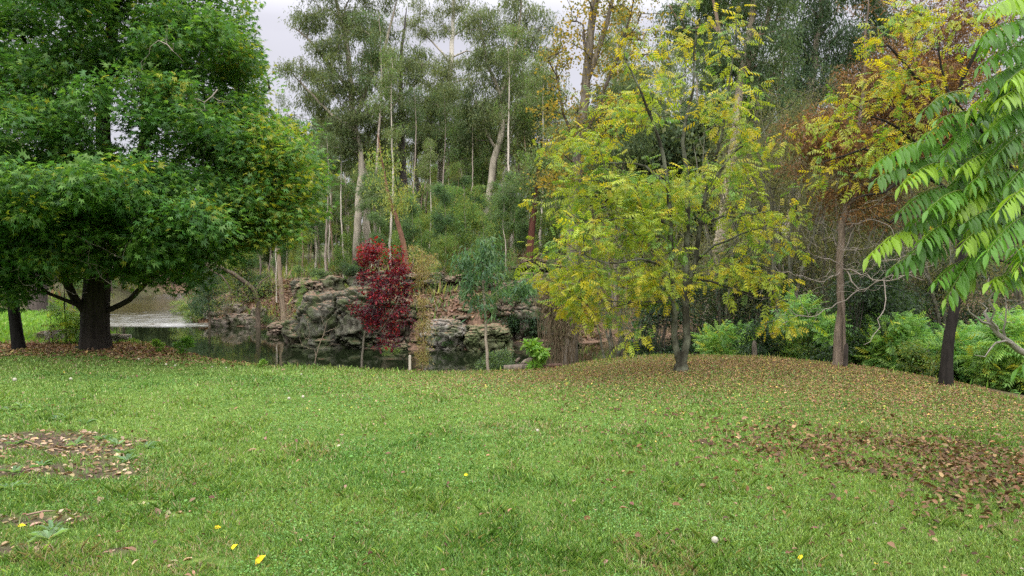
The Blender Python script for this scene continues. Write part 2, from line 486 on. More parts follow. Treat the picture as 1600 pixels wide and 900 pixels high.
# ------------------------------------------------------------------ tree builder
class Skel:
    """a branch skeleton grown from trunk lines towards the twig ends"""
    def __init__(s):
        s.pos, s.par, s.rad, s.path = [], [], [], []
    def add(s, p, par, r=0.0):
        s.pos.append(np.asarray(p, float)); s.par.append(par); s.rad.append(r)
        s.path.append(0.0 if par < 0 else s.path[par] + float(np.linalg.norm(s.pos[par] - s.pos[-1])))
        return len(s.pos) - 1
    def line(s, pts, radii, step=0.3, start=None, rng=None, wob=0.0):
        pts = [np.asarray(p, float) for p in pts]
        par = -1
        if start is not None:
            par = start
        elif s.pos:
            d = np.linalg.norm(np.array(s.pos) - pts[0], axis=1)
            if d.min() < 0.8: par = int(np.argmin(d)); pts[0] = s.pos[par]
        # smooth the line a little with a Catmull-Rom pass
        P = [pts[0]] + pts + [pts[-1]]
        for i in range(len(pts) - 1):
            a, b, c, d = P[i], P[i + 1], P[i + 2], P[i + 3]
            n = max(1, int(np.linalg.norm(c - b) / step))
            for k in range(0 if i == 0 else 1, n + 1):
                t = k / n
                q = 0.5 * ((2 * b) + (c - a) * t + (2 * a - 5 * b + 4 * c - d) * t * t + (3 * b - a - 3 * c + d) * t ** 3)
                r = radii[i] * (1 - t) + radii[i + 1] * t
                if i == 0 and k == 0 and par >= 0: continue
                if wob and rng is not None and not (i == 0 and k < 2): q = q + rng.normal(0, wob, 3)
                par = s.add(q, par, r)
        return par
    def grow(s, A, rng, bf=0.35, seg=0.35, minz=None, sag=0.0, maxseg=9, jit=0.05):
        A = np.asarray(A, float)
        N = len(A)
        NP = np.array(s.pos)
        ok = np.array([not (minz is not None and p[2] < minz) for p in s.pos])
        if not ok.any(): ok[-1] = True
        pp = np.array(s.path)
        best = np.full(N, 1e9); bi = np.zeros(N, int)
        for j in np.nonzero(ok)[0]:
            d = np.linalg.norm(A - NP[j], axis=1) + bf * pp[j] + 0.7 * np.maximum(NP[j][2] - A[:, 2], 0)
            u = d < best; best[u] = d[u]; bi[u] = j
        done = np.zeros(N, bool)
        s.tips = np.zeros(N, int)
        for _ in range(N):
            c = np.where(done, 1e9, best)
            i = int(np.argmin(c)); done[i] = True
            p = bi[i]; a = A[i]; p0 = s.pos[p]
            L = float(np.linalg.norm(a - p0))
            k = int(min(maxseg, max(1, round(L / seg))))
            g = s.par[p]
            tan = norm(p0 - s.pos[g]) if g >= 0 else np.array([0, 0, 1.0])
            ctrl = p0 * 0.5 + a * 0.5 + tan * L * 0.16 + np.array([0, 0, -sag * L])
            last = p; new = []
            for q in range(1, k + 1):
                t = q / k
                b = (1 - t) ** 2 * p0 + 2 * t * (1 - t) * ctrl + t * t * a
                if q < k: b = b + rng.normal(0, jit * L / k, 3)
                last = s.add(b, last); new.append(last)
            s.tips[i] = last
            for j in new:
                d = np.linalg.norm(A - s.pos[j], axis=1) + bf * s.path[j] + 0.7 * np.maximum(s.pos[j][2] - A[:, 2], 0)
                u = d < best; best[u] = d[u]; bi[u] = j
    def finish(s, tip=0.005, ex=2.3):
        n = len(s.pos)
        acc = np.zeros(n); rad = np.array(s.rad); kids = np.zeros(n, int)
        for i in range(n - 1, -1, -1):
            if acc[i] == 0: acc[i] = tip ** ex
            r = acc[i] ** (1 / ex)
            rad[i] = rad[i] if rad[i] > 0 else r
            if s.par[i] >= 0: acc[s.par[i]] += acc[i]; kids[s.par[i]] += 1
        for i in range(n):
            p = s.par[i]
            if p >= 0: rad[i] = min(rad[i], rad[p])
        s.rad = list(rad)
        return s
    def mesh(s, name, mat, colfn, origin, rmin=0.0, flare=None, nside=(9, 6, 4)):
        n = len(s.pos)
        P = np.array(s.pos) - origin; R = np.array(s.rad); par = np.array(s.par)
        main = {}
        for i in range(n):
            p = par[i]
            if p >= 0 and (p not in main or R[i] > R[main[p]] + 1e-9): main[p] = i
        chains = []
        starts = [i for i in range(n) if par[i] < 0 or main[par[i]] != i]
        for st in starts:
            c = [] if par[st] < 0 else [par[st]]
            r = [] if par[st] < 0 else [min(R[par[st]], R[st] * 1.25)]
            i = st
            while True:
                c.append(i); r.append(R[i])
                if i in main: i = main[i]
                else: break
            if len(c) > 1 and max(r[1:]) >= rmin: chains.append((c, r))
        Vs, Fs, Ts, off = [], [], [], 0
        for c, r in chains:
            c = np.array(c); r = np.array(r)
            m = nside[0] if r.max() > 0.05 else (nside[1] if r.max() > 0.015 else nside[2])
            p = P[c]
            t = np.gradient(p, axis=0); t = norm(t)
            ref = np.eye(3)[np.argmin(np.abs(t).mean(0))]
            u = norm(np.cross(t, ref)); v = np.cross(t, u)
            if r[-1] > 0: r[-1] *= 0.5
            ang = np.arange(m) * 2 * math.pi / m
            rr = np.repeat(r[:, None], m, 1)
            if r.max() > 0.05:
                q = p[:, None, :] + 0.0 * ang[None, :, None]
                rr = rr * (1 + 0.13 * np.sin(ang * 3 + p[:, 2:3] * 1.1) + 0.09 * fbm(np.stack([np.cos(ang)[None, :] * 2 + p[:, 0:1], np.sin(ang)[None, :] * 2 + p[:, 1:2], p[:, 2:3] * 2.5 + 0 * ang[None, :]], -1).reshape(-1, 3), 2, 3).reshape(len(c), m))
            if flare is not None and par[c[0]] < 0:
                h = p[:, 2] - p[0, 2]
                rr = rr * (1 + flare * np.exp(-np.maximum(h, 0) / (3.0 * r[0]))[:, None] * (1 + 0.35 * np.sin(ang * 4 + 1))[None, :])
            ring = p[:, None, :] + rr[:, :, None] * (np.cos(ang)[None, :, None] * u[:, None, :] + np.sin(ang)[None, :, None] * v[:, None, :])
            k = len(c)
            Vs.append(ring.reshape(-1, 3))
            Ts.append(np.repeat(colfn(p + origin, r), m, 0))
            i = off + np.arange(k * m).reshape(k, m)
            Fs.append(np.stack([i[:-1], i[:-1][:, np.r_[1:m, 0]], i[1:][:, np.r_[1:m, 0]], i[1:]], -1).reshape(-1, 4))
            off += k * m
        return make_mesh(name, np.concatenate(Vs), np.concatenate(Fs), mat, np.concatenate(Ts), smooth=True)

def flatcol(c):
    c = np.array(c, float)
    return lambda p, r: np.repeat(c[None], len(p), 0)

def blobs(spec, rng, mind=0.0, shell=0.55):
    """spec rows: px, py, Y, rx_px, ry_px, ry_m (depth), count -> twig ends filling those masses"""
    out = []
    for px, py, Y, rx, ry, rd, n in spec:
        c = W(px, py, Y)
        sx, sz = rx * Y / FPX, ry * Y / FPX
        v = norm(rng.normal(size=(int(n * 1.7), 3)))
        rr = rng.uniform(shell ** 3, 1, len(v)) ** (1 / 3)
        q = v * rr[:, None]
        q = q * (1 + 0.22 * vnoise(v * 2.2 + c, 3))[:, None]
        out.append(c + q * np.array([sx, rd, sz]))
    A = np.concatenate(out)
    A = A[rng.permutation(len(A))]
    total = sum(b[-1] for b in spec)
    if mind > 0:
        keep = []
        cell = {}
        for p in A:
            k = tuple((p // mind).astype(int))
            if k in cell: continue
            cell[k] = 1; keep.append(p)
            if len(keep) >= total: break
        A = np.array(keep)
    return A[:total]

# leaf shapes: points (x across, y along, z up) for a leaf of length 1, faces
def t_rhomb(w=0.35, fold=0.06):
    return np.array([(0, 0, 0), (w / 2, 0.45, fold), (0, 1, 0), (-w / 2, 0.45, fold)]), [np.array([(0, 1, 2, 3)])]
def t_oval(w=0.45, curl=0.10):
    return np.array([(0, 0, 0), (w * .42, 0.28, .04), (w * .4, 0.66, .02), (0, 1, -curl), (-w * .4, 0.66, .02), (-w * .42, 0.28, .04)]), [np.array([(0, 1, 2, 3), (0, 3, 4, 5)])]
def t_star(lobes=5):
    V, F = [(0, 0.12, 0)], []
    for k in range(lobes):
        a = math.radians(-100 + 200 * k / (lobes - 1)); r = 0.62 if k in (0, lobes - 1) else 0.86
        V.append((math.sin(a) * r * .62, 0.12 + math.cos(a) * r, -0.10))
    for k in range(lobes + 1):
        a = math.radians(-125 + 250 * k / lobes); r = 0.27
        V.append((math.sin(a) * r, 0.12 + math.cos(a) * r, 0.03))
    for k in range(lobes):
        F.append((0, 1 + lobes + k, 1 + k, 2 + lobes + k))
    return np.array(V), [np.array(F)]
def t_compound(pairs=4, ll=0.34, w=0.13, droop=0.16, sp=0.75):
    V, F = [], []
    def add(o, d, L):
        d = norm(np.array(d, float)); x = norm(np.cross(d, [0, 0, 1.0])); i = len(V)
        o = np.array(o, float)
        V.extend([o, o + d * L * .45 + x * L * w * 1.4, o + d * L + np.array([0, 0, -L * .15]), o + d * L * .45 - x * L * w * 1.4])
        F.append((i, i + 1, i + 2, i + 3))
    for k in range(pairs):
        y = 0.2 + 0.62 * k / max(1, pairs - 1)
        for sgn in (-1, 1):
            add((0, y, -droop * y * y), (sgn * sp, 0.5, -0.35), ll * (1 - 0.25 * abs(k / pairs - .4)))
    add((0, 0.8, -droop * .7), (0, 1, -0.4), ll)
    i = len(V)
    V.extend([np.array((-0.008, 0, 0)), np.array((0.008, 0, 0)), np.array((0.006, 0.85, -droop * .75)), np.array((-0.006, 0.85, -droop * .75))])
    F.append((i, i + 1, i + 2, i + 3))
    return np.array(V), [np.array(F)]

def scatter(T, O, D, N, S, C, cvar=0.0, rng=None):
    """one copy of leaf shape T at each origin O, along D, face normal near N, size S, colour C"""
    tv, tf = T
    D = norm(D); X = norm(np.cross(D, N)); Z = np.cross(X, D)
    V = (O[:, None, :] + S[:, None, None] * (tv[None, :, 0:1] * X[:, None, :] + tv[None, :, 1:2] * D[:, None, :] + tv[None, :, 2:3] * Z[:, None, :]))
    m = len(tv)
    F = [(f[None] + (np.arange(len(O)) * m)[:, None, None]).reshape(-1, f.shape[1]) for f in tf]
    T_ = np.repeat(C, m, 0)
    return V.reshape(-1, 3), F, T_

def join(parts):
    V, F, T, off = [], {}, [], 0
    for v, f, t in parts:
        for g in f: F.setdefault(g.shape[1], []).append(g + off)
        V.append(v); T.append(t); off += len(v)
    return np.concatenate(V), [np.concatenate(x) for x in F.values()], np.concatenate(T)

def pick(cols, wts, n, rng, var=0.18):
    cols = np.array(cols, float); wts = np.array(wts, float) / sum(wts)
    i = rng.choice(len(cols), n, p=wts)
    return cols[i] * np.exp(rng.normal(0, var, (n, 1))) * np.exp(rng.normal(0, var * .3, (n, 3)))

def clump_colors(cols, wts, tips, owner, rng, var=0.15, mixc=0.5):
    """leaf colours: half from the clump's own shade of leaf, half from the leaf"""
    a = pick(cols, wts, len(tips), rng, var * .7)[owner]
    b = pick(cols, wts, len(owner), rng, var)
    k = (rng.random(len(owner)) < mixc)[:, None]
    return np.where(k, a, b)

def leaves(T, tips, dirs, per, rc, size, cols, wts, rng, droop=0.3, flat=0.6, along=0.0, up=1.0, svar=0.2, out=0.7):
    """leaves sprayed round twig ends; dirs is each twig's own direction"""
    n = len(tips); own = np.repeat(np.arange(n), per)
    m = len(own)
    off = rng.normal(0, 1, (m, 3)); off = off / np.maximum(1, np.linalg.norm(off, axis=1, keepdims=True) / 1.6)
    off[:, 2] *= flat
    O = tips[own] + off * rc - dirs[own] * (rng.random((m, 1)) * along)
    D = norm(off * out + dirs[own] * 0.6 + rng.normal(0, 0.45, (m, 3)) + np.array([0, 0, -droop]))
    N = norm(np.array([0, 0, up]) + rng.normal(0, 0.5, (m, 3)))
    S = size * np.exp(rng.normal(0, svar, m))
    C = clump_colors(cols, wts, tips, own, rng)
    return scatter(T, O, D, N, S, C)

def strands(T, tips, per, L, step, rc, size, cols, wts, rng, spread=0.35, width=None):
    """hanging strings of leaves below each twig end (eucalypts, willows)"""
    n = len(tips); own = np.repeat(np.arange(n), per); m = len(own)
    off = rng.normal(0, 1, (m, 3)) * rc; off[:, 2] *= 0.5
    base = tips[own] + off
    lean = rng.normal(0, spread, (m, 3)); lean[:, 2] = -1; lean = norm(lean)
    ln = L * rng.uniform(0.5, 1.2, m)
    k = int(max(2, round(L / step)))
    ow2 = np.repeat(np.arange(m), k); t = np.tile((np.arange(k) + .3) / k, m)
    O = base[ow2] + lean[ow2] * (ln[ow2] * t)[:, None] + rng.normal(0, step * .35, (m * k, 3))
    D = norm(lean[ow2] + rng.normal(0, spread * 1.1, (m * k, 3)))
    N = norm(rng.normal(0, 1, (m * k, 3)))
    S = size * np.exp(rng.normal(0, 0.2, m * k))
    C = clump_colors(cols, wts, tips, own[ow2], rng)
    return scatter(T, O, D, N, S, C)

def tipdirs(sk):
    P = np.array(sk.pos); par = np.array(sk.par)
    return norm(P[sk.tips] - P[par[sk.tips]])

def build_tree(name, label, cat, base, sk, leafparts, barkm, barkcol, leafm=None, group=None, rmin=0.0, flare=None, nside=(9, 6, 4), trunk='trunk', crown='crown', off=0.0):
    origin = np.array(base, float)
    root = thing(name, label, cat, tuple(origin), group)
    fn = barkcol if callable(barkcol) else flatcol(barkcol)
    obj(trunk, sk.mesh(trunk, barkm, fn, origin, rmin, flare, nside), root)
    if leafparts:
        V, F, T = join(leafparts)
        obj(crown, make_mesh(crown, V - origin, F, leafm or LEAF, T), root)
    return root

R = np.random.default_rng
def at(px, py, Y):
    p = W(px, py, Y); p[2] = gz(p[0], p[1]); return p
def on_ground(px, Y):
    x = (px - 800) / FPX * Y
    return np.array([x, Y, gz(x, Y)])
def pl(pts):
    return [W(*p) for p in pts]

# ------------------------------------------------------------------ the big sweetgum on the left
G_DEEP, G_MID, G_YEL = (0.052, 0.145, 0.033), (0.105, 0.220, 0.042), (0.24, 0.28, 0.030)
def sweetgum():
    r = R(11)
    base = at(148, 545, 15.2)
    s = Skel()
    b0 = base.copy(); b0[2] -= 0.15
    s.line([b0] + pl([(149, 505, 15.2), (153, 450, 15.2), (158, 405, 15.2)]), [0.26, 0.24, 0.235, 0.23], 0.15)
    s.line(pl([(158, 405, 15.2), (164, 300, 15.2), (160, 200, 15.1), (172, 80, 15.2), (185, -80, 15.3), (200, -230, 15.2)]), [0.18, 0.16, 0.14, 0.11, 0.08, 0.04], 0.3, rng=r, wob=0.012)
    s.line(pl([(158, 405, 15.2), (196, 335, 15.4), (222, 240, 15.8), (232, 130, 16.0), (260, 0, 16.2), (290, -120, 16)]), [0.15, 0.13, 0.11, 0.09, 0.06, 0.03], 0.3, rng=r, wob=0.012)
    s.line(pl([(156, 425, 15.2), (122, 360, 14.9), (85, 260, 14.6), (52, 130, 14.4), (20, -20, 14.2)]), [0.11, 0.10, 0.08, 0.05, 0.03], 0.3, rng=r, wob=0.012)
    s.line(pl([(141, 505, 15.2), (118, 465, 15.0), (97, 425, 14.7), (78, 370, 14.3), (40, 320, 13.8), (-40, 280, 13.4)]), [0.085, 0.08, 0.075, 0.055, 0.04, 0.02], 0.2, rng=r, wob=0.01)
    s.line(pl([(128, 484, 15.1), (105, 470, 14.8), (75, 458, 14.5), (35, 430, 14.0), (-30, 400, 13.5)]), [0.045, 0.04, 0.035, 0.025, 0.015], 0.2, rng=r, wob=0.01)
    s.line(pl([(165, 488, 15.2), (190, 476, 15.1), (222, 448, 14.8), (255, 415, 14.4), (310, 385, 14.0), (370, 350, 13.8)]), [0.06, 0.055, 0.045, 0.035, 0.025, 0.015], 0.2, rng=r, wob=0.01)
    s.line(pl([(158, 405, 15.2), (185, 360, 14.4), (230, 325, 13.8), (280, 290, 13.6), (320, 270, 13.5)]), [0.08, 0.06, 0.04, 0.02, 0.008], 0.3, rng=r, wob=0.03)
    s.line(pl([(158, 405, 15.2), (150, 350, 14.0), (120, 300, 12.8), (70, 280, 12.0)]), [0.12, 0.10, 0.06, 0.03], 0.3, rng=r, wob=0.015)
    s.line(pl([(200, 330, 15.5), (280, 250, 16.6), (360, 180, 17.4), (420, 140, 17.8)]), [0.12, 0.09, 0.06, 0.03], 0.3, rng=r, wob=0.015)
    spec = [(190, -260, 15.2, 230, 170, 3.5, 110), (20, -120, 14.5, 200, 160, 3.2, 120), (330, -100, 15.5, 75, 110, 2.2, 60), (-150, 130, 14.5, 170, 220, 3.0, 130),
            (40, 90, 14.2, 95, 80, 2.6, 110), (205, 50, 15.0, 110, 80, 3.0, 130), (320, 90, 15.2, 72, 85, 2.6, 110), (280, 190, 14.4, 90, 50, 2.4, 90),
            (385, 215, 15.2, 66, 60, 2.2, 95), (432, 262, 15.0, 52, 42, 1.8, 60), (410, 330, 14.5, 55, 26, 1.6, 50), (330, 345, 13.8, 70, 38, 1.6, 80),
            (60, 215, 13.4, 85, 60, 2.2, 90), (100, 300, 12.8, 100, 55, 1.8, 120), (220, 300, 13.0, 70, 42, 1.6, 70), (250, 358, 13.8, 66, 28, 1.5, 60),
            (20, 335, 13.2, 80, 42, 1.7, 80), (115, 350, 13.8, 75, 26, 1.5, 50), (62, 400, 14.2, 46, 22, 1.0, 30), (-40, 390, 13.6, 70, 36, 1.5, 36), (195, 400, 14.4, 34, 16, 0.8, 14),
            (235, 408, 14.6, 40, 16, 0.8, 20), (290, 320, 17.0, 90, 60, 1.5, 34), (60, 320, 17.0, 90, 50, 1.5, 24)]
    spec += [(70, 432, 14.0, 34, 13, .6, 12), (232, 432, 14.2, 30, 10, .5, 10), (300, 415, 14.0, 34, 14, .7, 16), (20, 440, 13.8, 30, 12, .5, 10), (118, 402, 13.2, 28, 16, .6, 12), (355, 378, 14.2, 40, 18, .8, 20), (430, 370, 14.4, 26, 12, .6, 10), (270, 385, 13.2, 36, 14, .6, 14)]
    A = blobs([(*b[:6], max(2, int(b[6] / 4.2))) for b in spec], r, 0.42)
    A = np.repeat(A, 5, 0) + r.normal(0, 1, (len(A) * 5, 3)) * np.array([.25, .25, .13])
    qx, qy = 800 + A[:, 0] / A[:, 1] * FPX, 420 - (A[:, 2] - 1.6) / A[:, 1] * FPX
    hole = np.zeros(len(A), bool)
    for hx, hy, hrx, hry, yy in ((182, 185, 26, 58, 15.9), (172, 365, 24, 48, 15.6), (104, 58, 16, 20, 99), (135, 190, 12, 18, 99), (192, 222, 12, 12, 99), (278, 208, 14, 9, 99), (100, 330, 12, 14, 15), (232, 300, 20, 20, 15.5)):
        hole |= (((qx - hx) / hrx) ** 2 + ((qy - hy) / hry) ** 2 < 1) & (A[:, 1] < yy)
    hole |= (qy > 424 - 10 * np.sin(qx * .05)) & (qx > 60) & (qx < 275)
    hole |= (qx > 395) & (qy < 120 + (qx - 395) * 1.0) & (r.random(len(A)) < .8)
    A = A[~hole]
    s.grow(A, r, 0.3, 0.35, minz=0.9, sag=0.02)
    s.finish(0.0042, 2.35)
    d = tipdirs(s)
    T = s_t = np.array(s.pos)[s.tips]
    px = 800 + T[:, 0] / T[:, 1] * FPX
    yel = px + 30 * r.normal(size=len(T)) > 385
    parts = []
    for sel, wt in ((~yel, (5, 3, 0.25)), (yel, (2.5, 4, 2.2))):
        parts.append(leaves(t_star(), T[sel], d[sel], 74, 0.25, 0.104, [G_DEEP, G_MID, G_YEL], wt, r, droop=0.55, flat=0.55, along=0.35))
    root = build_tree('sweetgum_tree', 'huge broad green sweetgum with a thick dark trunk and low spreading limbs', 'tree', base, s, parts,
                      BARK, flatcol((0.032, 0.027, 0.022)), group=None, flare=0.2)
    # dead pale twigs hanging under the crown
    for a, b, c in (((300, 395, 14), (255, 405, 13.6), (190, 398, 13.3)), ((110, 330, 13.2), (135, 370, 12.9), (140, 420, 12.8)), ((120, 385, 13.2), (90, 420, 13.0), (88, 450, 13)),
                    ((170, 380, 13.6), (150, 420, 13.2), (190, 455, 13.1)), ((60, 360, 13.0), (30, 380, 12.7), (-5, 372, 12.6)), ((215, 330, 13), (200, 370, 12.7), (192, 400, 12.6)),
                    ((270, 80, 12.6), (250, 60, 12.5), (235, 70, 12.5)), ((340, 140, 13), (320, 160, 12.9), (300, 150, 12.9))):
        s2 = Skel()
        p = pl([a, b, c]); st = s2.add(p[0], -1, 0.012)
        s2.line(p, [0.012, 0.009, 0.004], 0.12, start=st, rng=r, wob=0.03)
        q = np.array(p[1]) + r.normal(0, 0.28, (9, 3)) + np.array([0, 0, -0.15])
        s2.grow(q, r, 0.2, 0.12, jit=0.25)
        s2.finish(0.0025, 2.3)
        obj('dead_twig', s2.mesh('dead_twig', TWIG, flatcol((0.22, 0.19, 0.16)), base), root)
    return root
sweetgum()

# second, leaning trunk at the left edge
def leaning_tree():
    r = R(12)
    base = at(32, 544, 15.0)
    s = Skel()
    b0 = base.copy(); b0[2] -= 0.1
    s.line([b0] + pl([(24, 500, 15.0), (13, 430, 15.0), (-2, 390, 14.9), (-60, 300, 14.8), (-140, 180, 14.6), (-220, 60, 14.4)]), [0.115, 0.105, 0.10, 0.11, 0.10, 0.08, 0.04], 0.2)
    s.line(pl([(8, 420, 15.0), (22, 385, 14.7), (30, 330, 14.4)]), [0.07, 0.05, 0.03], 0.2)
    A = blobs([(-180, 60, 14.4, 160, 150, 2.5, 130), (-100, 250, 14.2, 90, 80, 2, 70)], r, 0.3)
    s.grow(A, r, 0.3, 0.4, minz=1.6); s.finish(0.005, 2.35)
    T = np.array(s.pos)[s.tips]
    build_tree('leaning_sweetgum', 'slim black trunk leaning out of the lawn beside the huge green tree', 'tree', base, s,
               [leaves(t_star(), T, tipdirs(s), 40, 0.28, 0.13, [G_DEEP, G_MID, G_YEL], (5, 3, .2), r, droop=.5, flat=.55, along=.3)], BARK, flatcol((0.011, 0.010, 0.009)), flare=0.25)
leaning_tree()

# ------------------------------------------------------------------ the yellow ash on the mound
Y_LIME, Y_GOLD, Y_GRN = (0.25, 0.31, 0.030), (0.38, 0.33, 0.025), (0.11, 0.20, 0.030)
def yellow_tree():
    r = R(21)
    base = at(1064, 583, 11.3)
    s = Skel()
    b0 = base.copy(); b0[2] -= 0.1
    j = s.line([b0] + pl([(1064, 560, 11.3)]), [0.10, 0.09], 0.1)
    s.line(pl([(1060, 575, 11.3), (1055, 540, 11.25), (1052, 470, 11.2), (1050, 400, 11.2), (1044, 300, 11.15), (1030, 220, 11.1), (1000, 140, 11.0), (975, 90, 11)]), [0.048, 0.046, 0.043, 0.040, 0.034, 0.025, 0.016, 0.008], 0.2, rng=r, wob=0.008)
    s.line(pl([(1066, 570, 11.3), (1072, 530, 11.35), (1072, 460, 11.4), (1073, 380, 11.4), (1075, 300, 11.4), (1068, 220, 11.5), (1082, 140, 11.5), (1088, 40, 11.5)]), [0.060, 0.054, 0.048, 0.044, 0.038, 0.028, 0.018, 0.008], 0.2, rng=r, wob=0.008)
    s.line(pl([(1072, 455, 11.4), (1087, 410, 11.3), (1094, 350, 11.2), (1106, 290, 11.1), (1125, 220, 11.0), (1140, 130, 10.9), (1150, 40, 11)]), [0.040, 0.038, 0.034, 0.028, 0.02, 0.012, 0.008], 0.2, rng=r, wob=0.008)
    s.line(pl([(1050, 435, 11.2), (1030, 415, 11.0), (1000, 405, 10.7), (960, 412, 10.4), (915, 400, 10.2)]), [0.022, 0.02, 0.016, 0.012, 0.007], 0.15, rng=r, wob=0.01)
    s.line(pl([(1052, 470, 11.2), (1000, 472, 10.9), (940, 468, 10.6)]), [0.02, 0.015, 0.008], 0.15, rng=r, wob=0.01)
    s.line(pl([(1045, 345, 11.2), (1010, 340, 11.2), (960, 343, 11.4), (900, 350, 11.6)]), [0.026, 0.02, 0.015, 0.008], 0.15, rng=r, wob=0.01)
    s.line(pl([(1095, 345, 11.2), (1130, 340, 11.2), (1180, 335, 11.3), (1215, 325, 11.4)]), [0.024, 0.018, 0.014, 0.007], 0.15, rng=r, wob=0.01)
    s.line(pl([(1088, 395, 11.3), (1115, 385, 11.0), (1155, 368, 10.8), (1190, 355, 10.6)]), [0.022, 0.018, 0.012, 0.007], 0.15, rng=r, wob=0.01)
    s.line(pl([(1073, 430, 11.4), (1110, 440, 11.1), (1160, 455, 10.9), (1215, 470, 10.8)]), [0.02, 0.016, 0.012, 0.006], 0.15, rng=r, wob=0.01)
    s.line(pl([(1042, 290, 11.2), (1010, 260, 11.5), (960, 255, 11.8), (920, 250, 12)]), [0.024, 0.018, 0.012, 0.007], 0.15, rng=r, wob=0.01)
    s.line(pl([(1106, 290, 11.1), (1150, 235, 11.4), (1185, 215, 11.6), (1210, 180, 11.8)]), [0.02, 0.016, 0.012, 0.006], 0.15, rng=r, wob=0.01)
    dense = [(930, 330, 11.2, 95, 62, 1.3, 150), (895, 400, 11.0, 62, 42, 1.0, 85), (935, 455, 10.8, 85, 42, 0.9, 105), (955, 515, 10.8, 42, 15, 0.5, 30), (1000, 300, 11.3, 70, 62, 1.5, 95),
             (1020, 380, 11.2, 60, 52, 1.3, 50), (900, 255, 11.8, 45, 50, 1.0, 40), (1100, 290, 11.2, 85, 42, 1.4, 90), (1010, 440, 10.8, 55, 35, 0.7, 30)]
    thin = [(960, 180, 11.4, 75, 60, 1.3, 42), (1040, 120, 11.3, 65, 70, 1.3, 34), (1100, 50, 11.4, 65, 60, 1.2, 34), (1140, 150, 11.2, 70, 80, 1.3, 52), (1000, 70, 11.2, 40, 35, 0.8, 12),
            (1180, 250, 11.3, 60, 42, 1.2, 18), (1150, 350, 11.2, 62, 36, 1.2, 34), (1110, 425, 11.2, 42, 34, 1.0, 34), (1185, 440, 10.9, 38, 22, 0.8, 34), (1235, 505, 10.8, 25, 28, 0.4, 12),
            (1225, 345, 11.4, 35, 28, 0.6, 10), (1240, 215, 11.8, 50, 30, 0.8, 12), (1265, 250, 11.8, 35, 30, 0.8, 6), (1215, 400, 11.0, 30, 20, 0.6, 7)]
    dense = [(*b[:6], int(b[6] * .68)) for b in dense]
    thin = [(*b[:6], int(b[6] * .8) + 1) for b in thin]
    A = np.concatenate([blobs([(*b[:6], max(2, b[6] // 4)) for b in dense], r, 0.2), blobs([(*b[:6], max(1, b[6] // 3)) for b in thin], r, 0.2, 0.2)])
    nd = sum(max(2, b[6] // 4) for b in dense)
    k = np.concatenate([np.repeat(np.arange(nd), 4), np.repeat(np.arange(nd, len(A)), 3)])
    k = k[k < len(A)]; A = A[k] + r.normal(0, 1, (len(k), 3)) * np.array([.14, .14, .05]); n1 = nd * 4
    s.grow(A, r, 0.25, 0.22, minz=1.15, sag=0.0, jit=0.12)
    s.finish(0.0026, 2.3)
    T = np.array(s.pos)[s.tips]; d = tipdirs(s)
    px = 800 + T[:, 0] / T[:, 1] * FPX; py = 420 - (T[:, 2] - 1.6) / T[:, 1] * FPX
    gold = ((py > 420) | (py < 90)) & (r.random(len(T)) < 0.75)
    parts = []
    isd = np.arange(len(T)) < n1
    for sel, wt, per in ((isd & ~gold, (5, 1.2, 2.4), 5), (isd & gold, (3.5, 3.0, 0.8), 5), (~isd & ~gold, (3.5, 1.8, 1.8), 4), (~isd & gold, (2.4, 3.2, 0.6), 4)):
        if sel.any():
            parts.append(leaves(t_compound(4), T[sel], d[sel], per + 2, 0.12, 0.155, [Y_LIME, Y_GOLD, Y_GRN], wt, r, droop=0.45, flat=0.6, along=0.22, svar=0.22))
    def bcol(p, rad):
        c = np.array([0.026, 0.024, 0.018])[None] * np.ones((len(p), 1))
        k = sstep(0.02, 0.05, rad)[:, None]
        return c * (1 - k) + np.array([0.034, 0.032, 0.022])[None] * k
    build_tree('yellow_ash_tree', 'yellow-green autumn tree with several slender dark trunks on the grassy mound', 'tree', base, s, parts, BARK_LICHEN, bcol, flare=0.25)
yellow_tree()

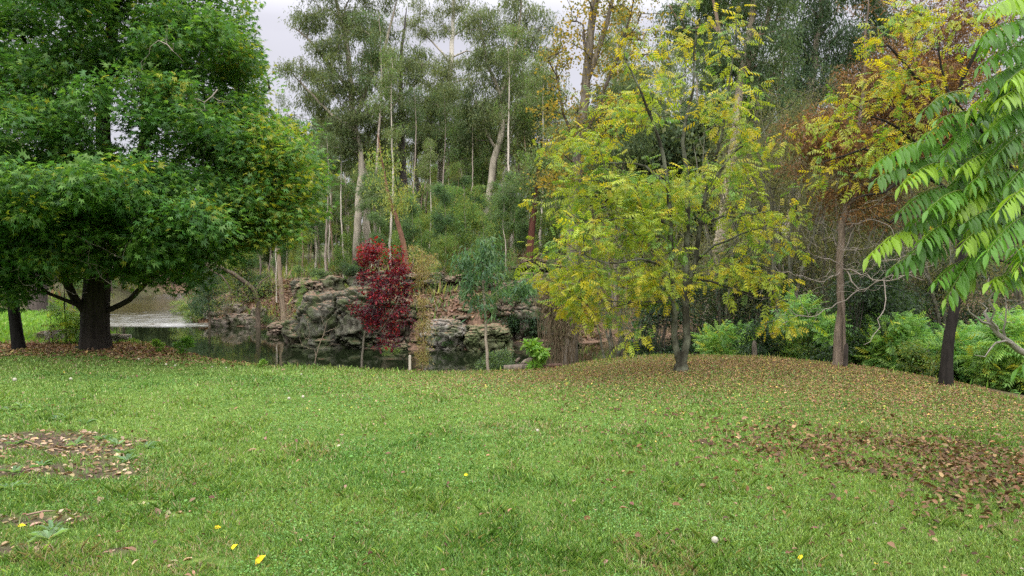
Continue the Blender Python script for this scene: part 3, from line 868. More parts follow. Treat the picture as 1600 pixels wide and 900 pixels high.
# ------------------------------------------------------------------ dark red young tree
def red_tree():
    r = R(31)
    base = on_ground(564, 13.6)
    s = Skel()
    b0 = base.copy(); b0[2] -= 0.05
    s.line([b0] + pl([(567, 545, 13.6), (572, 515, 13.55), (585, 480, 13.5), (592, 440, 13.5), (590, 400, 13.5), (587, 378, 13.5)]), [0.022, 0.020, 0.018, 0.016, 0.012, 0.007, 0.003], 0.1, rng=r, wob=0.005)
    s.line(pl([(572, 515, 13.55), (590, 520, 13.5), (605, 500, 13.4), (622, 470, 13.4)]), [0.014, 0.012, 0.01, 0.005], 0.1, rng=r, wob=0.006)
    spec = [(588, 400, 13.5, 30, 25, 0.4, 50), (570, 412, 13.4, 14, 30, 0.3, 22), (622, 410, 13.5, 16, 22, 0.25, 24), (600, 440, 13.5, 36, 24, 0.45, 60), (590, 475, 13.5, 33, 26, 0.45, 60), (628, 455, 13.5, 12, 20, 0.2, 16),
            (600, 505, 13.4, 36, 22, 0.4, 60), (575, 490, 13.5, 18, 22, 0.3, 24), (605, 532, 13.4, 22, 14, 0.3, 28), (626, 480, 13.4, 14, 26, 0.25, 22)]
    A = blobs(spec, r, 0.05, 0.1); A = np.repeat(A[::3], 3, 0) + r.normal(0, .035, (len(A[::3]) * 3, 3))
    s.grow(A, r, 0.25, 0.12, jit=0.1); s.finish(0.0013, 2.3)
    T = np.array(s.pos)[s.tips]
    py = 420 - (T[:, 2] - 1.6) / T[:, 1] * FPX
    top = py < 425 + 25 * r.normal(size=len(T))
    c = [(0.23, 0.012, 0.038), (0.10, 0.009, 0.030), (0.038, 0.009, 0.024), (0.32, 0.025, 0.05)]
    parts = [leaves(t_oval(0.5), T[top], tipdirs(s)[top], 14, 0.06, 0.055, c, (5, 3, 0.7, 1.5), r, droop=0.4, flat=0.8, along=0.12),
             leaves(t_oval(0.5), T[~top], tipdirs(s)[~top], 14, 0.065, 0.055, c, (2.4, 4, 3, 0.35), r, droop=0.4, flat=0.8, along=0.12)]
    build_tree('red_leaved_tree', 'small slender tree with dark crimson leaves at the water side', 'tree', base, s, parts, TWIG, flatcol((0.12, 0.105, 0.085)))
red_tree()

# ------------------------------------------------------------------ large eucalypts across the water
E_OLV, E_GRY, E_DRK = (0.130, 0.160, 0.060), (0.155, 0.190, 0.105), (0.070, 0.100, 0.050)
def eucalypt(seed, name, label, Y, lines, spec, cols=(E_OLV, E_GRY, E_DRK), wt=(3, 2, 2), bark=(0.34, 0.30, 0.24), dark=(0.10, 0.075, 0.06), per=5, L=0.75, size=0.17, rc=0.36, mind=0.38, barkm=None, w=0.26, group=None, bare=0.0, gap=0.0, spread=0.35):
    r = R(seed)
    s = Skel()
    first = True
    for pts, rad in lines:
        p = pl([(a, b, Y + (c[0] if c else 0)) for a, b, *c in pts])
        if first:
            g = on_ground(pts[0][0], Y); p[0] = g - np.array([0, 0, 0.2]); base = g; first = False
        s.line(p, rad, 0.5, rng=r, wob=0.02)
    A = blobs([(a, b, Y + d, rx, ry, rm, max(2, int(n * .42))) for a, b, d, rx, ry, rm, n in spec], r, mind * 2.5, 0.25)
    A = np.repeat(A, 5, 0) + r.normal(0, 1, (len(A) * 5, 3)) * np.array([mind, mind, mind * .45]) * .62
    s.grow(A, r, 0.25, 0.6, minz=base[2] + 4, jit=0.14); s.finish(0.011, 2.3)
    T = np.array(s.pos)[s.tips]
    if bare: T = T[r.random(len(T)) > bare]
    z0 = base[2]
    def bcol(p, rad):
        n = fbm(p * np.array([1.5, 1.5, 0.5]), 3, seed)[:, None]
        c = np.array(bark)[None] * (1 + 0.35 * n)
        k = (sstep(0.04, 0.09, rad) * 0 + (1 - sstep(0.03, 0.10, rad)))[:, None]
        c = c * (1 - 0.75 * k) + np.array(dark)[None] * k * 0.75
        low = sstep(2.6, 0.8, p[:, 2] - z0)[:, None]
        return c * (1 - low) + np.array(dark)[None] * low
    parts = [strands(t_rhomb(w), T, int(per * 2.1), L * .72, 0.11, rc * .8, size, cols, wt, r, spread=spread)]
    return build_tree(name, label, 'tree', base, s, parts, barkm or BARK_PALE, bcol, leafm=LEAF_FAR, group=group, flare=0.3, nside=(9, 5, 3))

def tufts(pts, rad=(26, 18), n=12, rm=1.0):
    return [(x, y, d, rad[0] * k, rad[1] * k, rm * k, int(n * k * k) + 1) for x, y, d, k in pts]

eucalypt(41, 'gum_tree', 'tall gum with dense olive crown over paired pale trunks, nearest the huge green tree', 48,
    [([(574, 400), (572, 330), (566, 260), (553, 200), (548, 130), (540, 60), (525, 0), (515, -60)], [0.24, 0.23, 0.22, 0.20, 0.17, 0.14, 0.10, 0.05]),
     ([(553, 200), (575, 130), (600, 80), (610, 40), (620, 0)], [0.15, 0.12, 0.09, 0.07, 0.03]), ([(548, 140), (510, 95), (480, 60), (455, 40)], [0.12, 0.09, 0.06, 0.03]),
     ([(556, 205), (520, 180), (490, 150), (460, 120)], [0.12, 0.09, 0.06, 0.03]), ([(560, 225), (600, 180), (640, 140), (660, 120)], [0.10, 0.08, 0.06, 0.03])],
    tufts([(520, 20, 0, 1.7), (575, 20, 1, 1.6), (480, 25, 0, 1.1), (462, 42, 0, .8), (555, 75, -1, 1.9), (500, 85, 0, 1.3), (610, 75, 1, 1.5), (465, 105, 0, 1.1), (520, 130, -1, 1.7), (580, 130, 0, 2.0), (490, 145, 1, 1.2), (640, 110, 0, 1.4), (625, 165, 0, 1.5), (545, 175, -1, 1.6), (510, 190, 1, 1.4), (595, 185, 0, 1.5), (560, 230, 1, 1.6), (600, 235, 1, 1.3), (520, 235, 1, 1.3), (545, -40, 0, 2.0), (490, -30, 0, 1.3), (600, -25, 0, 1.5), (655, 90, 1, 1), (660, 150, 0, 1.0), (475, 175, 1, .9)], n=13), per=6)
eucalypt(42, 'gum_tree', 'slim pale gum stem beside the dense olive gum, reaching only half as high', 47,
    [([(556, 395), (560, 320), (565, 260), (560, 215), (550, 180)], [0.24, 0.22, 0.18, 0.12, 0.05])], tufts([(550, 190, 0, 1.4), (575, 215, 1, 1.2), (530, 215, 0, 1.2)], n=10))
eucalypt(43, 'gum_tree', 'tall slender white-trunked gum whose small leaf tufts stand against the sky', 56,
    [([(688, 395), (688, 300), (690, 230), (700, 150), (706, 80), (708, 30), (712, -60)], [0.26, 0.24, 0.22, 0.20, 0.16, 0.13, 0.05]),
     ([(703, 100), (685, 75), (665, 55), (655, 45)], [0.09, 0.07, 0.05, 0.03]), ([(704, 90), (730, 80), (745, 85)], [0.07, 0.05, 0.03]), ([(707, 60), (725, 45), (740, 30)], [0.07, 0.05, 0.03])],
    tufts([(655, 35, 0, 1.05), (668, 22, 0, .8), (680, 45, 0, .9), (715, 5, 0, 1.1), (735, 20, 0, .9), (700, 12, 0, .6), (680, 100, 0, 1.1), (665, 112, 0, 1), (715, 110, 0, .9), (690, 125, 0, 1.1), (715, -30, 0, 1.4), (690, -40, 0, 1), (650, 0, 0, .5), (745, 100, 1, .6)], n=13), per=6, bark=(0.5, 0.46, 0.40))
eucalypt(44, 'gum_tree', 'tall gum above the rocks with forked tan trunk and wide drooping grey-green crown', 46,
    [([(757, 372), (764, 310), (772, 250), (785, 205), (784, 150), (800, 100), (812, 40), (815, -20)], [0.23, 0.22, 0.205, 0.18, 0.15, 0.11, 0.07, 0.03]),
     ([(785, 195), (810, 180), (835, 160)], [0.11, 0.08, 0.04]), ([(784, 150), (765, 110), (755, 60), (750, 20)], [0.11, 0.09, 0.06, 0.03]), ([(776, 240), (760, 210), (740, 195)], [0.09, 0.07, 0.03]),
     ([(798, 105), (825, 80), (840, 50)], [0.08, 0.06, 0.03])],
    tufts([(750, 20, 0, 1), (770, 30, 0, 1.2), (745, 55, 0, 1.3), (785, 55, 0, 1.2), (815, 15, 0, 1), (842, 25, 0, .9), (832, 60, 0, 1.2), (760, 90, 0, 1.5), (800, 95, 0, 1.6), (835, 105, 0, 1.4), (740, 130, 0, 1.3), (780, 140, 1, 1.5), (820, 145, 0, 1.6), (848, 150, 0, 1.1), (750, 175, 0, 1.3), (800, 190, 1, 1.4), (835, 190, 0, 1.4), (765, 215, 1, 1.1), (850, 215, 1, 1.1), (820, 225, 1, 1.2), (740, 215, 1, 1), (805, -5, 0, .8), (855, 120, 1, .7)], n=11), per=5, wt=(2, 3, 2), L=1.0)
eucalypt(45, 'gum_tree', 'thin second stem leaning right behind the forked tan gum', 52,
    [([(780, 372), (786, 300), (794, 240), (805, 170), (812, 120)], [0.19, 0.18, 0.14, 0.10, 0.04])], tufts([(808, 130, 0, 1.2), (800, 170, 0, 1.2), (815, 200, 0, 1)], n=9), bark=(0.46, 0.42, 0.36))
eucalypt(46, 'gum_tree', 'leaning grey gum with a low forked trunk between the bare pole and the white gum', 54,
    [([(640, 400), (655, 310), (648, 260), (662, 200), (690, 160)], [0.26, 0.22, 0.16, 0.10, 0.04])], tufts([(680, 165, 0, 1.4), (655, 195, 0, 1.3), (700, 190, 0, 1.4), (725, 160, 0, 1.3), (670, 225, 1, 1.3), (712, 225, 1, 1.3), (730, 195, 1, 1.2)], n=10), bark=(0.22, 0.19, 0.17))
eucalypt(47, 'gum_tree', 'faint grey-green gum low against the sky between the huge tree and the olive gum', 70,
    [([(455, 420), (452, 300), (450, 230), (452, 190)], [0.3, 0.25, 0.18, 0.06])], tufts([(450, 205, 0, 1.3), (470, 215, 0, 1.2), (480, 240, 0, 1.3), (440, 235, 0, 1.5), (465, 265, 0, 1.4), (435, 150, 0, .8), (490, 270, 0, 1.2), (425, 190, 0, 1.3)], n=10), wt=(4, 3, 1))
# bare scorched pole
def snag():
    r = R(48); Y = 50
    base = on_ground(632, Y); s = Skel()
    s.line([base - [0, 0, .2]] + pl([(632, 330, Y), (628, 230, Y), (626, 130, Y), (629, 70, Y), (636, 10, Y)]), [0.30, 0.27, 0.24, 0.15, 0.10, 0.015], 0.5, rng=r, wob=0.02)
    q = [W(632 + r.normal(0, 16), r.uniform(60, 320), Y + r.normal(0, .6)) for _ in range(60)]
    s.grow(np.array(q), r, 0.2, 0.4, minz=base[2] + 2, jit=.2); s.finish(0.008, 2.6)
    T = np.array(s.pos)[s.tips]; T = T[(T[:, 2] < W(0, 100, Y)[2])]
    build_tree('scorched_gum', 'bare dark pole-like gum with a needle-thin tip standing beyond the red tree', 'tree', base, s,
               [strands(t_rhomb(.26), T, 3, .5, .17, .2, .16, (E_OLV, E_GRY, E_DRK), (3, 2, 2), r)], BARK, flatcol((0.085, 0.075, 0.07)), flare=.2, nside=(9, 5, 3))
snag()
eucalypt(49, 'poplar_tree', 'very tall poplar with many upright stems and thin bronze-yellow autumn leaves', 24,
    [([(893, 560), (893, 420), (897, 320), (905, 230), (915, 130), (925, 40), (935, -60)], [0.26, 0.21, 0.19, 0.17, 0.14, 0.10, 0.05]),
     ([(916, 130), (938, 70), (955, 10), (968, -60)], [0.10, 0.08, 0.06, 0.03]), ([(915, 110), (912, 60), (911, 40)], [0.06, 0.05, 0.02]), ([(905, 230), (935, 160), (965, 90), (990, 0)], [0.08, 0.06, 0.05, 0.02]),
     ([(903, 240), (880, 180), (872, 120)], [0.05, 0.04, 0.02]), ([(920, 90), (930, 20), (945, -60)], [0.08, 0.06, 0.03])],
    [(880, 90, 0, 32, 45, .9, 70), (870, 170, 0, 32, 60, .9, 70), (930, 50, 0, 42, 70, .9, 80), (980, 60, 0, 42, 70, 1, 60), (920, 180, 0, 48, 60, 1, 90), (960, 150, 0, 42, 60, 1, 50), (880, 260, 0, 40, 60, 1, 60), (950, -20, 0, 60, 40, 1, 60), (960, 0, 0, 40, 30, 1, 30), (1005, 30, 0, 20, 40, .6, 20)],
    cols=((0.20, 0.17, 0.035), (0.12, 0.14, 0.035), (0.32, 0.24, 0.035)), wt=(4, 3, 1.5), bark=(0.13, 0.11, 0.085), dark=(0.06, 0.05, 0.04), per=4, L=.3, size=.085, rc=.22, mind=.3, barkm=BARK, w=.75, spread=.9)
WCOL = ((0.065, 0.110, 0.050), (0.100, 0.145, 0.085), (0.042, 0.070, 0.038))
eucalypt(50, 'gum_tree', 'massive weeping dark green gum behind the yellow ash, its trunk red-brown near the ground', 22,
    [([(1105, 557), (1108, 480), (1115, 430), (1130, 340), (1143, 260), (1155, 150), (1170, 60), (1180, -60)], [0.19, 0.18, 0.17, 0.16, 0.14, 0.12, 0.10, 0.05]),
     ([(1160, 120), (1190, 60), (1205, 0), (1215, -60)], [0.09, 0.07, 0.06, 0.03]), ([(1162, 100), (1125, 50), (1110, -20)], [0.08, 0.06, 0.03]), ([(1150, 190), (1190, 150), (1225, 130)], [0.07, 0.05, 0.02])],
    [(1140, 60, 0, 40, 60, 1.1, 45), (1190, 80, 0, 42, 55, 1.1, 50), (1200, 150, 0, 34, 40, 1.1, 30), (1075, 45, 2, 34, 35, .9, 28), (1190, 0, 0, 55, 35, 1.1, 40), (1060, 20, 2, 20, 20, .7, 10), (1225, 120, 0, 18, 30, .7, 10), (1110, 10, 1, 40, 35, 1, 25), (1150, -60, 0, 90, 40, 1.4, 50), (1180, 210, 1, 25, 25, .8, 10)],
    cols=WCOL, wt=(4, 2, 3), per=8, L=0.65, size=.13, rc=.24, mind=.26, w=.22, bark=(0.36, 0.30, 0.23), dark=(0.11, 0.05, 0.035), spread=.4)
eucalypt(51, 'gum_tree', 'large weeping grey-green gum filling the sky between the dark gum and the rusty tree', 30,
    [([(1232, 560), (1235, 400), (1245, 280), (1262, 180), (1275, 80), (1290, -40)], [0.28, 0.25, 0.22, 0.18, 0.12, 0.05]), ([(1262, 180), (1300, 120), (1340, 70), (1370, 20)], [0.12, 0.09, 0.06, 0.03]), ([(1250, 250), (1285, 200), (1310, 180)], [0.09, 0.07, 0.03])],
    [(1270, 40, 0, 32, 60, 1.3, 55), (1320, 50, 0, 50, 55, 1.4, 70), (1270, 130, 0, 30, 42, 1.3, 45), (1325, 125, 0, 42, 38, 1.3, 60), (1375, 60, 0, 32, 55, 1.3, 40), (1255, 85, 0, 20, 25, .8, 14), (1290, -50, 0, 120, 50, 2, 80), (1345, 165, 0, 30, 25, 1, 20), (1250, 190, 1, 24, 35, 1, 20), (1400, 20, 0, 40, 50, 1.3, 30)],
    cols=WCOL, wt=(3, 4, 2), per=8, L=0.8, size=.16, rc=.30, mind=.36, w=.22, spread=.4, bark=(0.3, 0.25, 0.2))
eucalypt(52, 'gum_tree', 'narrow grey gum seen between the white stems of the weeping gums', 40,
    [([(1200, 560), (1195, 400), (1200, 280), (1205, 180), (1215, 90)], [0.2, 0.18, 0.14, 0.1, 0.04])], tufts([(1205, 190, 0, 1.2), (1235, 230, 0, 1.4), (1190, 250, 0, 1.3), (1265, 260, 0, 1.4), (1225, 290, 0, 1.4), (1290, 230, 1, 1.2), (1245, 180, 0, 1)], (22, 22), 10), cols=WCOL, wt=(2, 4, 1))
eucalypt(53, 'gum_tree', 'distant thin gum showing through the sparse top of the yellow tree', 52,
    [([(1045, 420), (1045, 300), (1040, 200), (1048, 120)], [0.22, 0.18, 0.12, 0.05])], tufts([(1045, 110, 0, .8), (1060, 150, 0, 1), (1065, 190, 0, 1.2), (1045, 230, 0, 1.2), (1080, 215, 0, 1.1), (1020, 260, 0, 1.2), (1060, 270, 0, 1.3)], (16, 24), 8), cols=WCOL, wt=(2, 4, 1))

# ------------------------------------------------------------------ right side: rusty tree, second yellow tree, tree of heaven
def rusty_tree():
    r = R(61)
    base = at(1309, 578, 12.0)
    s = Skel()
    s.line([base - [0, 0, .1]] + pl([(1309, 540, 12), (1311, 480, 12), (1313, 400, 12), (1320, 330, 12), (1334, 260, 12.1), (1345, 180, 12.2), (1352, 90, 12.3), (1356, 0, 12.3)]), [0.075, 0.066, 0.058, 0.052, 0.047, 0.042, 0.034, 0.022, 0.01], 0.2, rng=r, wob=0.01)
    s.line([base + [0.12, -.05, -.1]] + pl([(1320, 560, 11.9), (1319, 500, 11.9), (1314, 450, 11.95)]), [0.03, 0.028, 0.02, 0.02], 0.2, start=0, rng=r, wob=0.01)
    for a in ([(1322, 320, 12), (1350, 290, 11.7), (1400, 270, 11.5), (1450, 265, 11.4)], [(1334, 260, 12.1), (1300, 240, 12), (1275, 225, 12)], [(1340, 215, 12.1), (1380, 190, 12), (1430, 165, 12), (1480, 150, 12)]):
        s.line(pl(a), [0.03, 0.02, 0.012, 0.006][:len(a)], 0.2, rng=r, wob=0.015)
    spec = [(1360, 260, 12, 66, 44, .9, 60), (1400, 200, 12.1, 75, 50, 1.1, 90), (1440, 130, 12.2, 80, 50, 1.1, 90), (1325, 190, 12.1, 50, 42, .9, 50), (1290, 240, 12, 40, 38, .8, 40), (1350, 320, 11.9, 40, 20, .5, 8),
            (1490, 60, 12.3, 65, 50, 1, 60), (1390, 110, 12.2, 50, 40, .9, 40), (1475, 210, 12, 60, 50, .9, 50), (1280, 195, 12, 24, 18, .5, 10), (1440, 250, 12, 60, 36, .8, 20), (1540, 110, 12.2, 50, 70, .8, 40), (1430, 20, 12.2, 50, 30, .8, 24), (1500, 0, 12.2, 60, 30, .8, 20)]
    cc = blobs([(*b[:6], max(2, b[6] // 6)) for b in spec], r, .3, .1)
    A = np.repeat(cc, 6, 0) + r.normal(0, 1, (len(cc) * 6, 3)) * np.array([.20, .20, .11])
    s.grow(A, r, .22, .22, minz=2.2, jit=.2); s.finish(.0024, 2.3)
    T = np.array(s.pos)[s.tips]; T = T[r.random(len(T)) > .10]
    c = ((0.17, 0.085, 0.034), (0.25, 0.13, 0.04), (0.11, 0.065, 0.034))
    parts = [strands(t_rhomb(.22), T, 28, .28, .05, .14, .06, c, (4, 2, 3), r, spread=.9)]
    def bcol(p, rad):
        n = fbm(p * np.array([4, 4, 1.2]), 3, 5)[:, None]
        k = sstep(.015, .04, rad)[:, None]
        hi = np.array([0.15, 0.115, 0.09]) * (1 + .6 * n)
        return hi * k + np.array([0.13, 0.10, 0.08]) * (1 - k)
    root = build_tree('rusty_tree', 'tree with rust-brown feathery foliage and a straight peeling reddish trunk', 'tree', base, s, parts, BARK, bcol, leafm=LEAF_DRY, flare=.3)
    # gnarled dead boughs
    s2 = Skel()
    for a, rad in (([(1318, 420, 12), (1345, 430, 11.6), (1380, 440, 11.2), (1425, 425, 10.9), (1460, 410, 10.7)], .028), ([(1316, 395, 12), (1290, 400, 11.7), (1270, 385, 11.4), (1262, 355, 11.2)], .022),
                   ([(1317, 450, 12), (1350, 455, 11.6), (1390, 430, 11.3), (1440, 436, 11)], .024), ([(1312, 370, 12), (1340, 350, 11.6), (1380, 345, 11.3), (1400, 380, 11.1)], .022),
                   ([(1380, 440, 11.2), (1384, 470, 11.1), (1372, 510, 11.0), (1352, 540, 11.0)], .02), ([(1316, 420, 12), (1285, 440, 11.8), (1255, 430, 11.6), (1215, 425, 11.5)], .016),
                   ([(1320, 480, 12), (1280, 490, 11.7), (1240, 500, 11.5), (1205, 525, 11.4)], .014)):
        p = pl(a); d = [np.linalg.norm(np.array(s2.pos) - p[0], axis=1).min()] if s2.pos else [9]
        st = None if d[0] < .6 else s2.add(p[0], -1, rad * .5)
        s2.line(p, list(np.linspace(rad * .5, .004, len(p))), .1, start=st, rng=r, wob=.02)
    q = blobs([(1350, 410, 11.4, 95, 50, .7, 150), (1300, 370, 11.5, 55, 50, .5, 80), (1400, 400, 11.1, 70, 50, .5, 90), (1230, 460, 11.5, 60, 60, .5, 90), (1380, 330, 11.4, 60, 40, .5, 60)], r, .1, .1)
    s2.grow(q, r, .15, .1, jit=.4, maxseg=5); s2.finish(.0020, 2.5)
    obj('dead_boughs', s2.mesh('dead_boughs', TWIG, flatcol((0.27, 0.23, 0.20)), base), root)
rusty_tree()

def gold_tree():
    r = R(62)
    base = at(1476, 606, 10.2)
    s = Skel()
    s.line([base - [0, 0, .1]] + pl([(1478, 570, 10.2), (1483, 520, 10.2), (1492, 470, 10.2), (1500, 400, 10.2), (1505, 320, 10.3), (1500, 230, 10.4), (1480, 140, 10.5), (1462, 60, 10.5)]), [0.082, 0.076, 0.072, 0.066, 0.055, 0.045, 0.03, 0.02, 0.01], 0.2, rng=r, wob=.01)
    for a in ([(1503, 330, 10.3), (1440, 270, 10.2), (1380, 300, 10), (1330, 310, 9.9)], [(1500, 240, 10.4), (1440, 225, 10.3), (1400, 200, 10.2), (1340, 170, 10.1)], [(1485, 160, 10.5), (1430, 120, 10.4), (1390, 70, 10.3)],
              [(1506, 310, 10.3), (1560, 220, 10.3), (1600, 130, 10.3)], [(1490, 180, 10.4), (1520, 90, 10.3), (1560, 30, 10.3)], [(1460, 285, 10.2), (1400, 250, 10), (1350, 235, 9.9), (1290, 250, 9.8)], [(1500, 380, 10.2), (1440, 330, 10.6), (1390, 350, 10.8)]):
        s.line(pl(a), [0.035, 0.025, 0.016, 0.007][:len(a)], .2, rng=r, wob=.02)
    spec = [(1400, 40, 10.3, 45, 36, .8, 36), (1470, 40, 10.4, 55, 45, .8, 30), (1400, 120, 10.2, 62, 42, .9, 60), (1340, 160, 10.1, 40, 26, .7, 30), (1300, 195, 10, 28, 26, .5, 24), (1440, 180, 10.2, 62, 45, .9, 40),
            (1370, 225, 10, 60, 36, .8, 44), (1320, 260, 9.9, 50, 30, .7, 30), (1270, 225, 9.9, 20, 22, .3, 7), (1540, 60, 10.3, 60, 60, .9, 30), (1560, 200, 10.3, 60, 90, .9, 24), (1500, 300, 10.3, 60, 60, .8, 20), (1420, 510, 10, 10, 10, .3, 2), (1240, 290, 10, 28, 20, .4, 5)]
    spec = [(*b[:6], int(b[6] * (.42 if b[1] < 130 else .26)) + 1) for b in spec]
    A = blobs(spec, r, .12, .1)
    bare = blobs([(1480, 120, 10.4, 110, 110, 1, 110), (1400, 270, 10, 110, 80, .9, 70)], r, .12, .1)
    n1 = len(A)
    s.grow(np.concatenate([A, bare]), r, .22, .2, minz=1.8, jit=.16); s.finish(.0024, 2.3)
    T = np.array(s.pos)[s.tips][:n1]; d = tipdirs(s)[:n1]
    parts = [leaves(t_compound(4), T, d, 8, .13, .145, [(0.30, 0.33, .03), (0.44, 0.33, .02), (0.14, 0.24, .03)], (4, 3, 1.5), r, droop=.4, flat=.7, along=.2)]
    build_tree('golden_ash_tree', 'dark-trunked tree with golden yellow leaves on thin arching twigs, in front of the rusty foliage', 'tree', base, s, parts, BARK, flatcol((0.018, 0.015, 0.013)), flare=.25)
gold_tree()

def heaven_tree():
    """tree of heaven leaning in from the right, close to the camera: every leaflet modelled"""
    r = R(63)
    Y0 = 4.3
    base = np.array([4.3, 4.7, gz(4.3, 4.7)])
    s = Skel()
    s.line([base - [0, 0, .1], base + [-.02, 0, .9], base + [-.15, -.05, 1.7], base + [-.3, -.1, 2.6], base + [-.3, -.15, 3.6]], [0.085, .075, .06, .045, .02], .2)
    def br(pts, r0, r1): s.line(pl(pts), list(np.linspace(r0, r1, len(pts))), .1, start=len(s.pos) - 1 - 0 if False else int(np.argmin(np.linalg.norm(np.array(s.pos) - W(*pts[0]), axis=1))), rng=r, wob=.004)
    br([(1800, 330, 4.5), (1690, 320, 4.3), (1640, 305, 4.25), (1590, 276, 4.2), (1560, 240, 4.15), (1525, 195, 4.1), (1488, 152, 4.05)], .022, .004)
    br([(1640, 305, 4.25), (1585, 268, 4.2), (1565, 290, 4.1), (1545, 310, 4.05), (1500, 315, 4.0)], .012, .003)
    br([(1590, 276, 4.2), (1540, 265, 4.2), (1490, 254, 4.1)], .007, .003)
    br([(1800, 120, 4.4), (1700, 60, 4.2), (1640, 20, 4.1), (1580, 0, 4.0)], .018, .004)
    br([(1800, 160, 4.4), (1700, 150, 4.2), (1640, 110, 4.1), (1590, 100, 4.0)], .016, .004)
    br([(1800, 400, 4.4), (1700, 410, 4.2), (1640, 380, 4.0), (1570, 350, 3.9), (1510, 345, 3.9)], .018, .004)
    br([(1700, 410, 4.2), (1640, 430, 4.0), (1580, 410, 3.9), (1530, 400, 3.85)], .014, .004)
    br([(1800, 520, 4.4), (1700, 520, 4.2), (1650, 500, 4.0), (1610, 470, 3.9)], .014, .004)
    br([(1800, 230, 4.4), (1700, 200, 4.3), (1650, 170, 4.2), (1600, 150, 4.1)], .014, .004)
    s.finish(.003)
    nb = len(s.pos)
    LV = []   # (start px, py, Y, tip px, py, Y)
    hand = [(1489, 151, 4.05, 1440, 176, 3.9), (1539, 178, 4.1, 1466, 186, 3.85), (1495, 188, 4.05, 1440, 216, 3.8), (1460, 222, 4.0, 1366, 258, 3.8), (1452, 246, 4.0, 1366, 282, 3.75), (1480, 254, 4.0, 1406, 290, 3.7),
            (1476, 290, 3.95, 1404, 332, 3.7), (1520, 300, 3.9, 1450, 328, 3.6), (1450, 352, 3.9, 1356, 400, 3.65), (1490, 352, 3.85, 1424, 396, 3.6), (1602, 338, 3.7, 1543, 394, 3.4), (1592, 322, 3.9, 1508, 348, 3.6),
            (1600, 30, 3.9, 1530, 60, 3.7), (1600, 0, 3.9, 1535, 20, 3.7), (1600, 72, 4, 1528, 104, 3.7), (1610, 100, 4, 1524, 138, 3.8), (1620, 130, 3.9, 1560, 158, 3.6), (1610, 165, 3.9, 1545, 205, 3.7), (1570, 235, 4.1, 1500, 262, 3.8),
            (1620, 205, 3.9, 1560, 240, 3.7), (1560, 290, 4.0, 1490, 320, 3.8), (1630, 250, 3.9, 1575, 290, 3.6), (1560, 345, 3.8, 1500, 385, 3.5), (1500, 345, 3.9, 1440, 375, 3.6), (1520, 400, 3.85, 1460, 440, 3.6), (1530, 400, 3.8, 1478, 466, 3.6),
            (1535, 385, 3.7, 1478, 470, 3.6), (1600, 400, 3.6, 1560, 450, 3.4), (1610, 430, 3.6, 1545, 440, 3.4), (1660, 540, 3.6, 1590, 575, 3.5), (1480, 380, 3.8, 1392, 418, 3.6),
            (1620, 290, 3.7, 1560, 330, 3.4), (1640, 350, 3.6, 1590, 420, 3.3), (1500, 315, 4.0, 1420, 352, 3.8), (1580, 60, 4.1, 1520, 70, 3.9), (1640, 400, 3.5, 1580, 385, 3.3)]
    LV += hand
    bx = lambda y: np.interp(y, [-50, 0, 100, 170, 250, 330, 400, 450, 480, 520, 580], [1590, 1575, 1560, 1480, 1440, 1440, 1430, 1490, 1510, 1560, 1590])
    for _ in range(105):
        y = r.uniform(-40, 400); x0 = bx(y) + abs(r.normal(0, 70)) + 45
        if y > 340 and x0 < 1540: continue
        Yd = r.uniform(3.9, 5.0)
        LV.append((x0, y, Yd, x0 - r.uniform(35, 75), y + r.uniform(15, 60), Yd - r.uniform(.05, .35)))
    for _ in range(60):
        x0, y, Yd = r.uniform(1680, 1980), r.uniform(-120, 400), r.uniform(3.9, 5.0)
        LV.append((x0, y, Yd, x0 + r.uniform(-75, 75), y + r.uniform(15, 60), Yd - r.uniform(-.2, .35)))
    V, F3, F4, T, off = [], [], [], [], 0
    rv, rf, ro = [], [], 0
    segs = np.linspace(0, 1, 4); prof = np.array([0.10, 0.95, 0.80, 0.0])
    for (x0, y0, Ya, x1, y1, Yb) in LV:
        a, b = W(x0, y0, Ya), W(x1, y1, Yb)
        # real leaves are 45-60 cm long: keep the direction, extend backwards if needed
        L = np.linalg.norm(b - a); Lw = max(L, r.uniform(.40, .55)); a = b + (a - b) * Lw / L
        mid = (a + b) / 2 + np.array([0, 0, Lw * r.uniform(.08, .16)])
        n = int(Lw / .036)
        tt = np.linspace(0, 1, n + 3)
        P = ((1 - tt) ** 2)[:, None] * a + (2 * tt * (1 - tt))[:, None] * mid + (tt ** 2)[:, None] * b
        tone = r.random()
        bc = np.array((0.085, 0.200, 0.026)) if tone < .45 else (np.array((0.18, 0.30, 0.026)) if tone < .78 else np.array((0.065, 0.155, 0.026)))
        bc = bc * math.exp(r.normal(0, .12))
        # rachis
        tn = norm(np.gradient(P, axis=0)); sd = norm(np.cross(tn, [0, 0, 1.0])); upv = np.cross(sd, tn)
        rr = np.linspace(.0028, .0012, len(P))[:, None]
        ring = np.stack([P + sd * rr, P + upv * rr, P - sd * rr, P - upv * rr], 1)
        i = off + np.arange(len(P) * 4).reshape(-1, 4)
        V.append(ring.reshape(-1, 3)); T.append(np.repeat(np.array([[0.16, 0.20, 0.05]]), len(P) * 4, 0)); off += len(P) * 4
        F4.append(np.stack([i[:-1], i[:-1][:, [1, 2, 3, 0]], i[1:][:, [1, 2, 3, 0]], i[1:]], -1).reshape(-1, 4))
